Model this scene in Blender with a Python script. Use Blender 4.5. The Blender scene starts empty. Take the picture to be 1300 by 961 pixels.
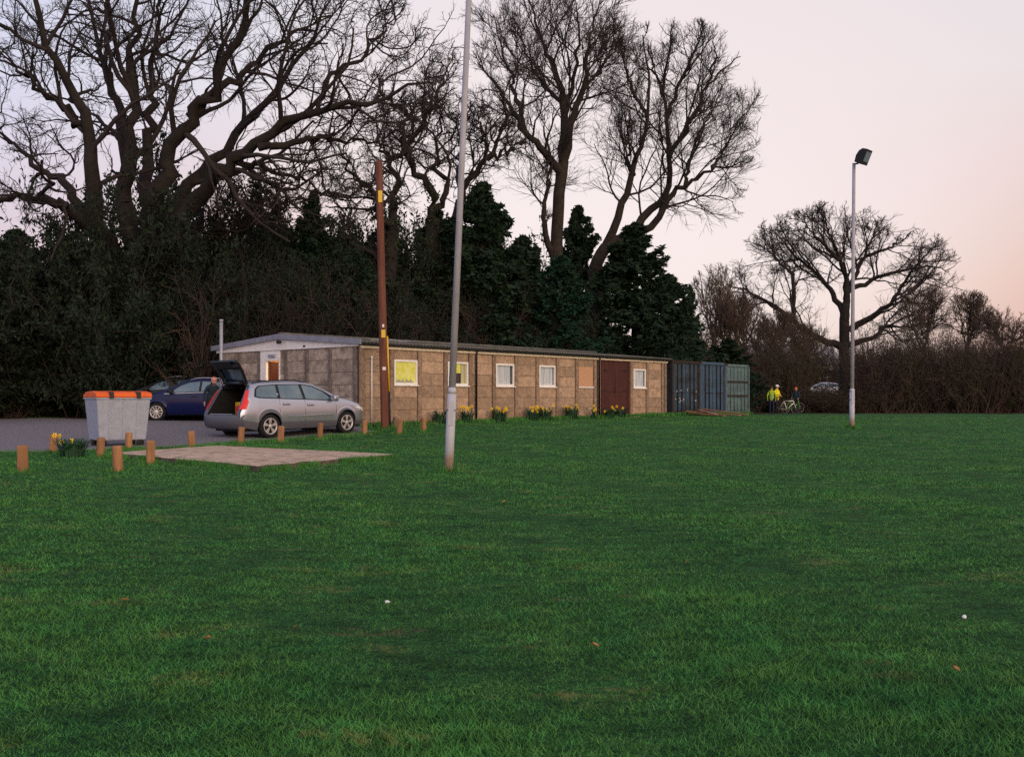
import bpy, bmesh, math, random
import numpy as np
from mathutils import Vector, Matrix

# ------------------------------------------------------------------ camera, sky, sun, exposure
scene = bpy.context.scene
col = scene.collection
F = 1264.0            # focal length in photograph pixels (35 mm on a 36 mm frame, 1300 px wide)
CAMZ = 1.2            # eye height
cam_d = bpy.data.cameras.new('camera'); cam = bpy.data.objects.new('camera', cam_d); col.objects.link(cam)
cam.location = (0, 0, CAMZ); cam.rotation_euler = (math.radians(90), 0, 0)
cam_d.lens = 35.0; cam_d.sensor_width = 36.0; cam_d.sensor_fit = 'HORIZONTAL'
cam_d.shift_y = 24.5 / 1300.0
cam_d.clip_start = 0.1; cam_d.clip_end = 3000
scene.camera = cam
scene.view_settings.view_transform = 'Standard'
scene.view_settings.look = 'None'
scene.view_settings.exposure = 0.0
scene.view_settings.gamma = 1.0
scene.cycles.use_denoising = False
scene.cycles.max_bounces = 6
scene.cycles.transparent_max_bounces = 8

SUN_EL, SUN_AZ = 14.0, 152.0     # degrees, azimuth clockwise from +Y (behind the camera, to the right)
world = bpy.data.worlds.new('World'); scene.world = world; world.use_nodes = True
wn, wl = world.node_tree.nodes, world.node_tree.links
wn.clear()
out = wn.new('ShaderNodeOutputWorld')
sky = wn.new('ShaderNodeTexSky'); sky.sky_type = 'NISHITA'; sky.sun_disc = False
sky.sun_elevation = math.radians(SUN_EL); sky.sun_rotation = math.radians(SUN_AZ)
sky.dust_density = 4.0
bg1 = wn.new('ShaderNodeBackground'); bg1.inputs['Strength'].default_value = 0.05
wl.new(sky.outputs[0], bg1.inputs['Color'])
tc = wn.new('ShaderNodeTexCoord'); sep = wn.new('ShaderNodeSeparateXYZ')
wl.new(tc.outputs['Generated'], sep.inputs[0])
ramp = wn.new('ShaderNodeValToRGB')       # thin high cloud lit by the dusk: pink low down, pale above
cr = ramp.color_ramp
stops = [(0.0, (.58, .27, .20)), (0.10, (.62, .33, .26)), (0.19, (.68, .47, .425)), (0.29, (.70, .605, .59)),
         (0.40, (.68, .625, .63)), (1.0, (.40, .37, .40))]
cr.elements[0].position = 0.0; cr.elements[0].color = (*stops[0][1], 1)
cr.elements[1].position = 1.0; cr.elements[1].color = (*stops[-1][1], 1)
for p, c in stops[1:-1]:
    e = cr.elements.new(p); e.color = (*c, 1)
wl.new(sep.outputs['Z'], ramp.inputs[0])
# soft glow along the horizon where the last light lies
dot = wn.new('ShaderNodeVectorMath'); dot.operation = 'DOT_PRODUCT'
dot.inputs[1].default_value = (0.13, 0.98, 0.14)
wl.new(tc.outputs['Generated'], dot.inputs[0])
mr = wn.new('ShaderNodeMapRange'); mr.inputs['From Min'].default_value = 0.90; mr.inputs['From Max'].default_value = 1.0
mr.interpolation_type = 'SMOOTHSTEP'
wl.new(dot.outputs['Value'], mr.inputs['Value'])
mixg = wn.new('ShaderNodeMix'); mixg.data_type = 'RGBA'
mixg.inputs['B'].default_value = (.78, .64, .61, 1)
wl.new(mr.outputs[0], mixg.inputs['Factor']); wl.new(ramp.outputs[0], mixg.inputs['A'])
bg2 = wn.new('ShaderNodeBackground'); bg2.inputs['Strength'].default_value = 1.07
# cooler, lavender side of the sky away to the left
dot2 = wn.new('ShaderNodeVectorMath'); dot2.operation = 'DOT_PRODUCT'; dot2.inputs[1].default_value = (-0.90, 0.0, 0.44)
wl.new(tc.outputs['Generated'], dot2.inputs[0])
mr2 = wn.new('ShaderNodeMapRange'); mr2.inputs['From Min'].default_value = 0.28; mr2.inputs['From Max'].default_value = 0.80
wl.new(dot2.outputs['Value'], mr2.inputs['Value'])
mixl = wn.new('ShaderNodeMix'); mixl.data_type = 'RGBA'; mixl.inputs['B'].default_value = (.42, .44, .66, 1)
wl.new(mr2.outputs[0], mixl.inputs['Factor']); wl.new(mixg.outputs['Result'], mixl.inputs['A'])
wl.new(mixl.outputs['Result'], bg2.inputs['Color'])
addw = wn.new('ShaderNodeAddShader')
wl.new(bg1.outputs[0], addw.inputs[0]); wl.new(bg2.outputs[0], addw.inputs[1])
wl.new(addw.outputs[0], out.inputs['Surface'])

sun_d = bpy.data.lights.new('sun', 'SUN'); sun = bpy.data.objects.new('sun', sun_d); col.objects.link(sun)
sun_d.energy = 1.05; sun_d.angle = math.radians(50); sun_d.color = (1.0, .80, .68)
el, az = math.radians(SUN_EL), math.radians(SUN_AZ)
sdir = Vector((math.sin(az)*math.cos(el), math.cos(az)*math.cos(el), math.sin(el)))
sun.rotation_euler = (-sdir).to_track_quat('-Z', 'Y').to_euler()

# ------------------------------------------------------------------ helpers
rnd = random.Random(5)
def nrm(a): return a / np.maximum(np.linalg.norm(a, axis=-1, keepdims=True), 1e-9)

def new_mat(name):
    m = bpy.data.materials.new(name); m.use_nodes = True
    return m, m.node_tree.nodes, m.node_tree.links, m.node_tree.nodes['Principled BSDF']

def mat(name, c, rough=.8, c2=None, scale=6.0, detail=5, bump=0.0, bscale=None, metal=0.0, spec=.3,
        emit=None, estr=0.0, per_obj=0.0, world_pos=False, stretch=None, lo=.35, hi=.65, coat=0):
    m, n, l, b = new_mat(name)
    b.inputs['Roughness'].default_value = rough; b.inputs['Metallic'].default_value = metal
    b.inputs['Specular IOR Level'].default_value = spec
    b.inputs['Coat Weight'].default_value = coat; b.inputs['Coat Roughness'].default_value = .06
    b.inputs['Base Color'].default_value = (*c, 1)
    tco = n.new('ShaderNodeTexCoord')
    geo = n.new('ShaderNodeNewGeometry')
    vec = geo.outputs['Position'] if world_pos else tco.outputs['Object']
    if stretch:
        mp = n.new('ShaderNodeMapping'); mp.inputs['Scale'].default_value = stretch
        l.new(vec, mp.inputs[0]); vec = mp.outputs[0]
    last = None
    if c2 is not None:
        nz = n.new('ShaderNodeTexNoise'); nz.inputs['Scale'].default_value = scale; nz.inputs['Detail'].default_value = detail
        nz.inputs['Roughness'].default_value = .65
        if per_obj:
            oi0 = n.new('ShaderNodeObjectInfo'); ad = n.new('ShaderNodeVectorMath'); ad.operation = 'ADD'
            ml = n.new('ShaderNodeMath'); ml.operation = 'MULTIPLY'; ml.inputs[1].default_value = 37.0
            l.new(oi0.outputs['Random'], ml.inputs[0]); l.new(vec, ad.inputs[0]); l.new(ml.outputs[0], ad.inputs[1])
            l.new(ad.outputs[0], nz.inputs['Vector'])
        else:
            l.new(vec, nz.inputs['Vector'])
        mr = n.new('ShaderNodeMapRange'); mr.inputs['From Min'].default_value = lo; mr.inputs['From Max'].default_value = hi
        l.new(nz.outputs[0], mr.inputs['Value'])
        mx = n.new('ShaderNodeMix'); mx.data_type = 'RGBA'
        mx.inputs['A'].default_value = (*c, 1); mx.inputs['B'].default_value = (*c2, 1)
        l.new(mr.outputs[0], mx.inputs['Factor']); last = mx.outputs['Result']
    if per_obj:
        oi = n.new('ShaderNodeObjectInfo'); mr2 = n.new('ShaderNodeMapRange')
        mr2.inputs['To Min'].default_value = 1 - per_obj; mr2.inputs['To Max'].default_value = 1 + per_obj
        l.new(oi.outputs['Random'], mr2.inputs['Value'])
        mm = n.new('ShaderNodeMix'); mm.data_type = 'RGBA'; mm.blend_type = 'MULTIPLY'; mm.inputs['Factor'].default_value = 1
        if last: l.new(last, mm.inputs['A'])
        else: mm.inputs['A'].default_value = (*c, 1)
        l.new(mr2.outputs[0], mm.inputs['B']); last = mm.outputs['Result']
    if last: l.new(last, b.inputs['Base Color'])
    if bump:
        nb = n.new('ShaderNodeTexNoise'); nb.inputs['Scale'].default_value = bscale or scale*4; nb.inputs['Detail'].default_value = 6
        l.new(vec, nb.inputs['Vector'])
        bp = n.new('ShaderNodeBump'); bp.inputs['Strength'].default_value = min(bump, 1); bp.inputs['Distance'].default_value = .02
        l.new(nb.outputs[0], bp.inputs['Height']); l.new(bp.outputs[0], b.inputs['Normal'])
    if emit:
        b.inputs['Emission Color'].default_value = (*emit, 1); b.inputs['Emission Strength'].default_value = estr
    return m

def tag(o, label=None, cat=None, group=None, kind=None):
    if label: o['label'] = label
    if cat: o['category'] = cat
    if group: o['group'] = group
    if kind: o['kind'] = kind
    return o

def empty(name, loc=(0, 0, 0), rz=0.0, parent=None):
    o = bpy.data.objects.new(name, None); col.objects.link(o)
    o.location = loc; o.rotation_euler = (0, 0, rz); o.empty_display_size = .2
    if parent: o.parent = parent
    return o

def link(name, me, mats, parent=None, loc=None, rot=None):
    o = bpy.data.objects.new(name, me); col.objects.link(o)
    if mats is not None:
        for m in (mats if isinstance(mats, (list, tuple)) else [mats]):
            me.materials.append(m)
    if parent: o.parent = parent
    if loc is not None: o.location = loc
    if rot is not None: o.rotation_euler = rot
    return o

def np_mesh(name, V, Fq, smooth=True, mat_idx=None):
    """V (n,3), Fq (m,k) constant-size faces"""
    V = np.ascontiguousarray(V, dtype=np.float32); Fq = np.ascontiguousarray(Fq, dtype=np.int32)
    me = bpy.data.meshes.new(name); m, k = Fq.shape
    me.vertices.add(len(V)); me.vertices.foreach_set('co', V.ravel())
    me.loops.add(m*k); me.loops.foreach_set('vertex_index', Fq.ravel())
    me.polygons.add(m); me.polygons.foreach_set('loop_start', np.arange(0, m*k, k, dtype=np.int32))
    if smooth: me.polygons.foreach_set('use_smooth', np.ones(m, dtype=bool))
    if mat_idx is not None: me.polygons.foreach_set('material_index', np.asarray(mat_idx, dtype=np.int32))
    me.update(calc_edges=True)
    return me

class MB:
    """collects simple shapes into one mesh"""
    def __init__(s): s.v = []; s.f = []; s.sm = []
    def add(s, vs, fs, smooth=False):
        o = len(s.v); s.v += [tuple(v) for v in vs]; s.f += [tuple(i+o for i in f) for f in fs]; s.sm += [smooth]*len(fs)
        return s
    def box(s, x0, x1, y0, y1, z0, z1, bev=0.0):
        if bev <= 0:
            vs = [(x, y, z) for z in (z0, z1) for y in (y0, y1) for x in (x0, x1)]
            return s.add(vs, [(0, 2, 3, 1), (4, 5, 7, 6), (0, 1, 5, 4), (2, 6, 7, 3), (0, 4, 6, 2), (1, 3, 7, 5)])
        bm = bmesh.new(); bmesh.ops.create_cube(bm, size=1)
        for v in bm.verts: v.co = Vector(((x0+x1)/2+v.co.x*(x1-x0), (y0+y1)/2+v.co.y*(y1-y0), (z0+z1)/2+v.co.z*(z1-z0)))
        bmesh.ops.bevel(bm, geom=list(bm.edges), offset=bev, segments=2, affect='EDGES', profile=.5)
        bm.verts.index_update()
        s.add([v.co[:] for v in bm.verts], [[v.index for v in f.verts] for f in bm.faces]); bm.free(); return s
    def tube(s, pts, rad, k=8, cap=True):
        pts = [Vector(p) for p in pts]; n = len(pts)
        if not isinstance(rad, (list, tuple)): rad = [rad]*n
        vs = []; up = Vector((0, 0, 1))
        t0 = (pts[1]-pts[0]).normalized()
        a = t0.cross(up if abs(t0.z) < .9 else Vector((1, 0, 0))).normalized()
        for i in range(n):
            t = (pts[min(i+1, n-1)]-pts[max(i-1, 0)]).normalized()
            a = (a - t*a.dot(t)).normalized(); b = t.cross(a)
            for j in range(k):
                th = 2*math.pi*j/k; vs.append(pts[i]+(a*math.cos(th)+b*math.sin(th))*rad[i])
        fs = [(i*k+j, i*k+(j+1) % k, (i+1)*k+(j+1) % k, (i+1)*k+j) for i in range(n-1) for j in range(k)]
        o = len(s.v); s.add(vs, fs, True)
        if cap:
            s.f += [tuple(o+j for j in reversed(range(k))), tuple(o+(n-1)*k+j for j in range(k))]; s.sm += [False, False]
        return s
    def lathe(s, prof, axis='y', k=24, c=(0, 0, 0)):
        """prof: list of (along axis, radius)"""
        vs = []
        for (h, r) in prof:
            for j in range(k):
                th = 2*math.pi*j/k; u, w = r*math.cos(th), r*math.sin(th)
                p = {'y': (u, h, w), 'z': (u, w, h), 'x': (h, u, w)}[axis]
                vs.append((p[0]+c[0], p[1]+c[1], p[2]+c[2]))
        n = len(prof)
        fs = [(i*k+j, i*k+(j+1) % k, (i+1)*k+(j+1) % k, (i+1)*k+j) for i in range(n-1) for j in range(k)]
        return s.add(vs, fs, True)
    def prism(s, poly, y0, y1, plane='xz'):
        n = len(poly)
        if plane == 'xz': vs = [(x, y0, z) for x, z in poly]+[(x, y1, z) for x, z in poly]
        elif plane == 'yz': vs = [(y0, x, z) for x, z in poly]+[(y1, x, z) for x, z in poly]
        else: vs = [(x, z, y0) for x, z in poly]+[(x, z, y1) for x, z in poly]
        fs = [tuple(range(n)), tuple(reversed(range(n, 2*n)))]+[(i, n+i, n+(i+1) % n, (i+1) % n) for i in range(n)]
        return s.add(vs, fs)
    def mesh(s, name):
        me = bpy.data.meshes.new(name); me.from_pydata(s.v, [], s.f)
        me.polygons.foreach_set('use_smooth', s.sm); me.update()
        bm = bmesh.new(); bm.from_mesh(me); bmesh.ops.recalc_face_normals(bm, faces=bm.faces); bm.to_mesh(me); bm.free()
        return me
    def build(s, name, m, parent=None, loc=None, rot=None):
        return link(name, s.mesh(name), m, parent, loc, rot)

def copy_tree(o, parent=None):
    c = o.copy(); col.objects.link(c); c.parent = parent
    for ch in o.children: copy_tree(ch, c)
    return c

# ------------------------------------------------------------------ terrain heights
PY = [-60, 0, 20, 24, 26.3, 28.3, 31, 35, 44, 50, 61, 66, 75, 100, 140, 300, 1500]
PZ = [0, 0, .0, .05, .117, .17, .32, .37, .42, .37, .20, .20, .45, 1.25, 1.9, 3.0, 6.0]
def zt(x, y):
    z = np.interp(y, PY, PZ)
    w = np.clip((np.asarray(y)-66)/20, 0, 1)*0
    return z + .018*np.sin(np.asarray(x)*.7+1.3)*np.sin(np.asarray(y)*.53) + .012*np.sin(np.asarray(x)*1.9+np.asarray(y)*1.1)+w
def at(px, py, d): return Vector(((px-650)/F*d, d, CAMZ-(py-505)/F*d))
def on_ground(px, d): 
    x = (px-650)/F*d; return Vector((x, d, float(zt(x, d))))

# ------------------------------------------------------------------ ground materials
def field_mat(name, blades=False):
    m, n, l, b = new_mat(name)
    g = n.new('ShaderNodeNewGeometry')
    def noise(scale, detail=4, st=None, rough=.6):
        t = n.new('ShaderNodeTexNoise'); t.inputs['Scale'].default_value = scale; t.inputs['Detail'].default_value = detail
        t.inputs['Roughness'].default_value = rough
        if st:
            mp = n.new('ShaderNodeMapping'); mp.inputs['Scale'].default_value = st
            l.new(g.outputs['Position'], mp.inputs[0]); l.new(mp.outputs[0], t.inputs['Vector'])
        else: l.new(g.outputs['Position'], t.inputs['Vector'])
        return t.outputs[0]
    def mr(v, a, bb, c=0., d=1.):
        k = n.new('ShaderNodeMapRange'); k.inputs['From Min'].default_value = a; k.inputs['From Max'].default_value = bb
        k.inputs['To Min'].default_value = c; k.inputs['To Max'].default_value = d; l.new(v, k.inputs['Value']); return k.outputs[0]
    def mix(f, A, B):
        k = n.new('ShaderNodeMix'); k.data_type = 'RGBA'; l.new(f, k.inputs['Factor'])
        for nm, v in (('A', A), ('B', B)):
            if isinstance(v, tuple): k.inputs[nm].default_value = (*v, 1)
            else: l.new(v, k.inputs[nm])
        return k.outputs['Result']
    def mul(a, bb):
        k = n.new('ShaderNodeMath'); k.operation = 'MULTIPLY'; l.new(a, k.inputs[0]); l.new(bb, k.inputs[1]); return k.outputs[0]
    def mulc(A, B):
        k = n.new('ShaderNodeMix'); k.data_type = 'RGBA'; k.blend_type = 'MULTIPLY'; k.inputs['Factor'].default_value = 1
        l.new(A, k.inputs['A']); l.new(B, k.inputs['B']); return k.outputs['Result']
    base = mix(mr(noise(.45, 5), .35, .65), *(((.032, .185, .046), (.056, .250, .054)) if blades else ((.052, .265, .066), (.088, .335, .074))))
    base = mix(mr(noise(3.0, 4), .35, .7, 0, .6), base, (.130, .270, .052))
    fine = noise(60 if blades else 38, 3, None, .8)
    base = mix(mr(fine, .40, .64, 0, .75), (.014, .075, .024), base) if not blades else mix(mr(fine, .3, .7, 0, .5), base, (.10, .29, .07))
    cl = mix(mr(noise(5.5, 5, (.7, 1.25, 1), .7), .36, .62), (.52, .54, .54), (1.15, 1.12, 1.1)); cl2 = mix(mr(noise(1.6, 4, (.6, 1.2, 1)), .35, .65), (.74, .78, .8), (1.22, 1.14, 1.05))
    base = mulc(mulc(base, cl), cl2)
    straw = mul(mr(noise(1.5, 4, (.7, 1.3, 1)), .59, .72), mr(noise(16, 4), .44, .60))
    base = mix(straw, base, (.26, .25, .085))
    bare = mul(mr(noise(1.1, 5, (.6, 1.2, 1)), .635, .72), mr(noise(9, 4), .44, .58))
    base = mix(bare, base, (.19, .115, .07))
    l.new(base, b.inputs['Base Color'])
    b.inputs['Roughness'].default_value = .75 if blades else .95; b.inputs['Specular IOR Level'].default_value = .15
    if not blades:
        nb = noise(45, 5, None, .8)
        bp = n.new('ShaderNodeBump'); bp.inputs['Strength'].default_value = 1; bp.inputs['Distance'].default_value = .05
        l.new(nb, bp.inputs['Height']); l.new(bp.outputs[0], b.inputs['Normal'])
    return m
M = {}
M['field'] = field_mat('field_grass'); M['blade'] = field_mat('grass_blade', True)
M['gravel'] = mat('gravel', (.28, .25, .27), .95, (.12, .105, .115), 28, 6, 1.0, 60, world_pos=True, lo=.38, hi=.6)
M['litter'] = mat('leaf_litter', (.09, .05, .03), .95, (.035, .03, .016), 7, 6, 1.0, 30, world_pos=True)
M['slab'] = mat('old_concrete', (.56, .405, .30), .9, (.19, .13, .095), 4.5, 10, .8, 40, world_pos=True, lo=.46, hi=.68)
M['slabside'] = mat('slab_edge', (.16, .12, .10), .95, (.06, .05, .04), 6, 6, .6, 40, world_pos=True)
M['panel'] = mat('exposed_aggregate_panel', (.52, .35, .235), .95, (.29, .195, .14), 4.5, 9, .9, 90, per_obj=.2, lo=.33, hi=.68)
M['gpanel'] = mat('weathered_panel', (.50, .40, .32), .95, (.21, .165, .135), 4.0, 9, .9, 80, per_obj=.16, lo=.36, hi=.66)
M['post'] = mat('concrete_post', (.36, .24, .165), .95, (.19, .13, .095), 7, 8, .8, 80, per_obj=.12)
M['gpost'] = mat('weathered_post', (.26, .205, .175), .95, (.12, .095, .085), 7, 8, .8, 80, per_obj=.12)
M['joint'] = mat('joint_mortar', (.10, .07, .055), .95)
M['white'] = mat('white_paint', (.85, .80, .78), .5, (.72, .66, .62), 5, 6, .1, lo=.45, hi=.75)
M['cream'] = mat('cream_paint', (.72, .62, .48), .6, (.55, .45, .34), 9, 6)
M['lead'] = mat('grey_fascia', (.28, .28, .34), .6, (.20, .20, .25), 4, 7, .2)
M['roof'] = mat('corrugated_roof', (.16, .14, .13), .9, (.07, .075, .05), 2.5, 8, .4)
M['black'] = mat('black_plastic', (.014, .014, .016), .5)
M['browndoor'] = mat('brown_door_paint', (.085, .022, .018), .6, (.055, .014, .012), 3, 7, .15, stretch=(1, 1, .3))
M['board'] = mat('chipboard', (.60, .34, .20), .85, (.48, .25, .14), 16, 6)
M['glassdark'] = mat('window_glass', (.03, .035, .045), .08, spec=.6)
M['yellow_lit'] = mat('lit_yellow_blind', (.48, .46, .05), .8, (.66, .62, .25), 5, 4, emit=(.50, .46, .05), estr=.26)
M['curtain'] = mat('net_curtain', (.60, .62, .64), .9, (.36, .40, .46), 30, 3, stretch=(1, 1, .04), lo=.4, hi=.6)
M['curtain_y'] = mat('cream_curtain', (.55, .5, .3), .9, (.30, .28, .14), 30, 3, stretch=(1, 1, .04), lo=.4, hi=.6)
M['ochre'] = mat('ochre_wall', (.65, .35, .10), .9)
M['lampglow'] = mat('lamp_glow', (1, .8, .5), .5, emit=(1, .72, .35), estr=9)
M['galv'] = mat('galvanised_steel', (.42, .42, .46), .45, (.30, .30, .34), 6, 6, metal=.3)
M['purple_pole'] = mat('pole_paint', (.42, .40, .44), .6, (.30, .28, .33), 5, 7, stretch=(1, 1, .25))
M['wood'] = mat('creosoted_pole', (.20, .075, .045), .85, (.10, .035, .025), 9, 7, .5, 60, stretch=(1, 1, .08))
M['bollard'] = mat('bollard_timber', (.40, .20, .09), .85, (.24, .115, .055), 8, 7, .5, 60, stretch=(1, 1, .15), per_obj=.2)
M['bollard_old'] = mat('grey_timber', (.27, .18, .13), .9, (.16, .11, .08), 9, 7, .6, 60, stretch=(1, 1, .15))
M['plank'] = mat('plank', (.40, .21, .12), .8, (.26, .13, .07), 8, 6, stretch=(.1, 1, 1), per_obj=.2)

# ------------------------------------------------------------------ ground sheets
def axis(lo, hi, fine_lo, fine_hi, step):
    a = np.arange(fine_lo, fine_hi+1e-6, step)
    left = fine_lo - np.cumsum(step*1.5**np.arange(1, 60)); right = fine_hi + np.cumsum(step*1.5**np.arange(1, 60))
    left = left[left > lo]; right = right[right < hi]
    return np.concatenate([[lo], left[::-1], a, right, [hi]])
gx, gy = axis(-1500, 1500, -45, 45, .75), axis(-200, 2500, -3, 110, .75)
X, Y = np.meshgrid(gx, gy); Z = zt(X, Y)
V = np.stack([X, Y, Z], -1).reshape(-1, 3); nx, ny = len(gx), len(gy)
I = np.arange(nx*ny).reshape(ny, nx)
Q = np.stack([I[:-1, :-1], I[:-1, 1:], I[1:, 1:], I[1:, :-1]], -1).reshape(-1, 4)
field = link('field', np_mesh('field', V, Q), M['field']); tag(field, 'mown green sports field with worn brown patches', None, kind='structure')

def in_poly(px, py, poly):
    inside = np.zeros(np.shape(px), bool); n = len(poly)
    for i in range(n):
        x0, y0 = poly[i]; x1, y1 = poly[(i+1) % n]
        c = ((y0 > py) != (y1 > py)) & (px < (x1-x0)*(py-y0)/(y1-y0+1e-12)+x0)
        inside ^= c
    return inside

def sheet(name, poly, m, lift=.03, res=.6):
    """terrain-following sheet inside a polygon (x,y)"""
    bm = bmesh.new()
    f = bm.faces.new([bm.verts.new((x, y, 0)) for x, y in poly])
    xs = [p[0] for p in poly]; ys = [p[1] for p in poly]
    for axisn, lo, hi in ((0, min(xs), max(xs)), (1, min(ys), max(ys))):
        c = lo+res
        while c < hi:
            no = (1, 0, 0) if axisn == 0 else (0, 1, 0)
            bmesh.ops.bisect_plane(bm, geom=bm.verts[:]+bm.edges[:]+bm.faces[:], plane_co=(c, c, 0), plane_no=no)
            c += res
    for v in bm.verts: v.co.z = float(zt(v.co.x, v.co.y))+lift
    me = bpy.data.meshes.new(name); bm.to_mesh(me); bm.free()
    me.polygons.foreach_set('use_smooth', [True]*len(me.polygons))
    return link(name, me, m)
CARPARK = [(-60, 19.5), (-30, 20.2), (-11.2, 21.0), (-9.3, 21.9), (-7.8, 23.3), (-6.6, 25.0), (-5.3, 26.9), (-4.3, 28.2), (-4.15, 29.0), (-4.6, 30.4),
           (-10.3, 35.6), (-14.0, 37.5), (-40, 36.5), (-60, 36)]
rj = np.random.default_rng(3)
cp = []
for i in range(len(CARPARK)):      # ragged edge
    a, b2 = np.array(CARPARK[i]), np.array(CARPARK[(i+1) % len(CARPARK)])
    k = max(1, int(np.linalg.norm(b2-a)/.35)) if np.linalg.norm(b2-a) < 12 else 6
    for j in range(k): cp.append(tuple(a+(b2-a)*j/k+rj.normal(0, .06, 2)))
carpark = sheet('car_park', cp, M['gravel'], .03, .7); tag(carpark, 'grey gravel car park beside the hut', kind='structure')
bank = sheet('leaf_litter_strip', [(7, 61.5), (13, 62.2), (20, 62.0), (30, 62.0), (40, 61.6), (48, 62), (48, 68), (7, 68)], M['litter'], .02, 1.2)
tag(bank, 'brown leaf litter strip along the hedge foot', kind='structure')
wood_floor = sheet('woodland_floor', [(-45, 38), (-14, 38), (-10.5, 36), (-4, 42), (2, 46), (9, 53), (14, 54), (16, 60), (16, 66), (-45, 66)], M['litter'], .02, 2.0)
tag(wood_floor, 'dark leaf littered woodland floor behind the hut', kind='structure')

# ------------------------------------------------------------------ the hut
HD = Vector((.651, .759, 0)).normalized(); HN = Vector((-HD.y, HD.x, 0))      # along the front, into the building
HRZ = math.atan2(HD.y, HD.x)
HZ = .42
H0 = Vector((-4.681, 30.61, HZ))
hut = empty('hut', H0, HRZ)
tag(hut, 'long low brown concrete panel hut with corrugated roof and white windows', 'hut')
LEN, WID, WH = 17.67, 7.7, 2.37
def hp(x, y, z=0.0): return H0 + HD*x + HN*y + Vector((0, 0, z))
# core wall behind the panels, with plinth
core = MB()
def wall_piece(mb, x0, x1, z0, z1): mb.box(x0, x1, .05, .14, z0, z1)
wins = [(1.42, 2.44, 'lit'), (3.86, 4.86, 'half'), (6.30, 7.30, 'net'), (8.74, 9.72, 'net'), (11.2, 12.16, 'board'), (15.06, 16.0, 'net')]
SILL, HEAD = 1.20, 2.0
xs = 0.05
for x0, x1, k in wins:
    wall_piece(core, xs, x0, -.3, WH); wall_piece(core, x0, x1, -.3, SILL); wall_piece(core, x0, x1, HEAD, WH); xs = x1
    if k == 'board':
        wall_piece(core, xs, 12.72, -.3, WH); wall_piece(core, 12.72, 14.72, -.3, 0.0); xs = 14.72
wall_piece(core, xs, LEN-.02, -.3, WH)
core.box(.05, LEN-.02, WID-.1, WID, -.3, WH)                       # back wall
core.box(LEN-.12, LEN-.02, .141, WID-.101, -.3, WH)                # far end wall
for a, b2, z0, z1 in ((.141, 4.05, -.3, WH), (4.05, 4.80, 2.02, WH), (4.80, WID-.101, -.3, WH)):
    core.box(.05, .14, a, b2, z0, z1)
core.build('wall', M['joint'], hut)
# panels: every slab its own piece
ROW = .395
cache = {}
rp = random.Random(8)
def slab_piece(w, h, m, x, y, z, face):
    key = (round(w, 2), round(h, 2), m.name)
    if key not in cache:
        me = MB().box(-w/2, w/2, 0, .05, 0, h, .006).mesh('panel'); me.materials.append(m); cache[key] = me
    j = rp.uniform(-.005, .006)
    if face == 'front': link('panel', cache[key], None, hut, (x, y+j, z), (0, 0, 0))
    else: link('panel', cache[key], None, hut, (y+j, x, z), (0, 0, -math.pi/2))
pmesh = {}
def post_piece(w, h, m, x, z, face, d=.085):
    key = (round(w, 2), round(h, 2), m.name, d)
    if key not in pmesh:
        me = MB().box(-w/2, w/2, -d+.05, .05, 0, h, .012).mesh('post'); me.materials.append(m); pmesh[key] = me
    if face == 'front': link('post', pmesh[key], None, hut, (x, 0, z))
    else: link('post', pmesh[key], None, hut, (0, x, z), (0, 0, -math.pi/2))
posts = [1.22*i for i in range(1, 11)]+[14.80, 16.02, 17.24]
PW = .17
post_piece(.2, WH, M['post'], .10, 0, 'front')
for x in posts: post_piece(PW, WH, M['post'], x+PW/2+.02, 0, 'front')
post_piece(.16, WH, M['post'], LEN-.09, 0, 'front')
edges = [.0]+posts
for i, x in enumerate(edges):
    a = x+PW+.05; nxt = edges[i+1] if i+1 < len(edges) else LEN-.18
    if i == 10: continue                                           # the brown doors
    b2 = nxt-.008
    win = [w for w in wins if w[0] < (a+b2)/2 < w[1]]
    for r in range(6):
        if win and r in (3, 4): continue
        slab_piece(b2-a, ROW-.009, M['panel'], (a+b2)/2, 0, r*ROW+.004, 'front')
slab_piece(.18, WH-.02, M['panel'], 12.62, .0, .004, 'front')
# gable end pieces
gp = [0.22, 1.42, 2.60, 3.72, 5.20, 6.40, 7.50]
for u in gp: post_piece(.15, WH, M['gpost'], u, 0, 'gable')
for i in range(len(gp)-1):
    if i == 3: continue
    a, b2 = gp[i]+.085, gp[i+1]-.085
    for r in range(6): slab_piece(b2-a, ROW-.009, M['gpanel'], (a+b2)/2, 0, r*ROW+.004, 'gable')
for r in range(6): slab_piece(.22, ROW-.009, M['gpanel'], 3.92, 0, r*ROW+.004, 'gable')
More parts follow.
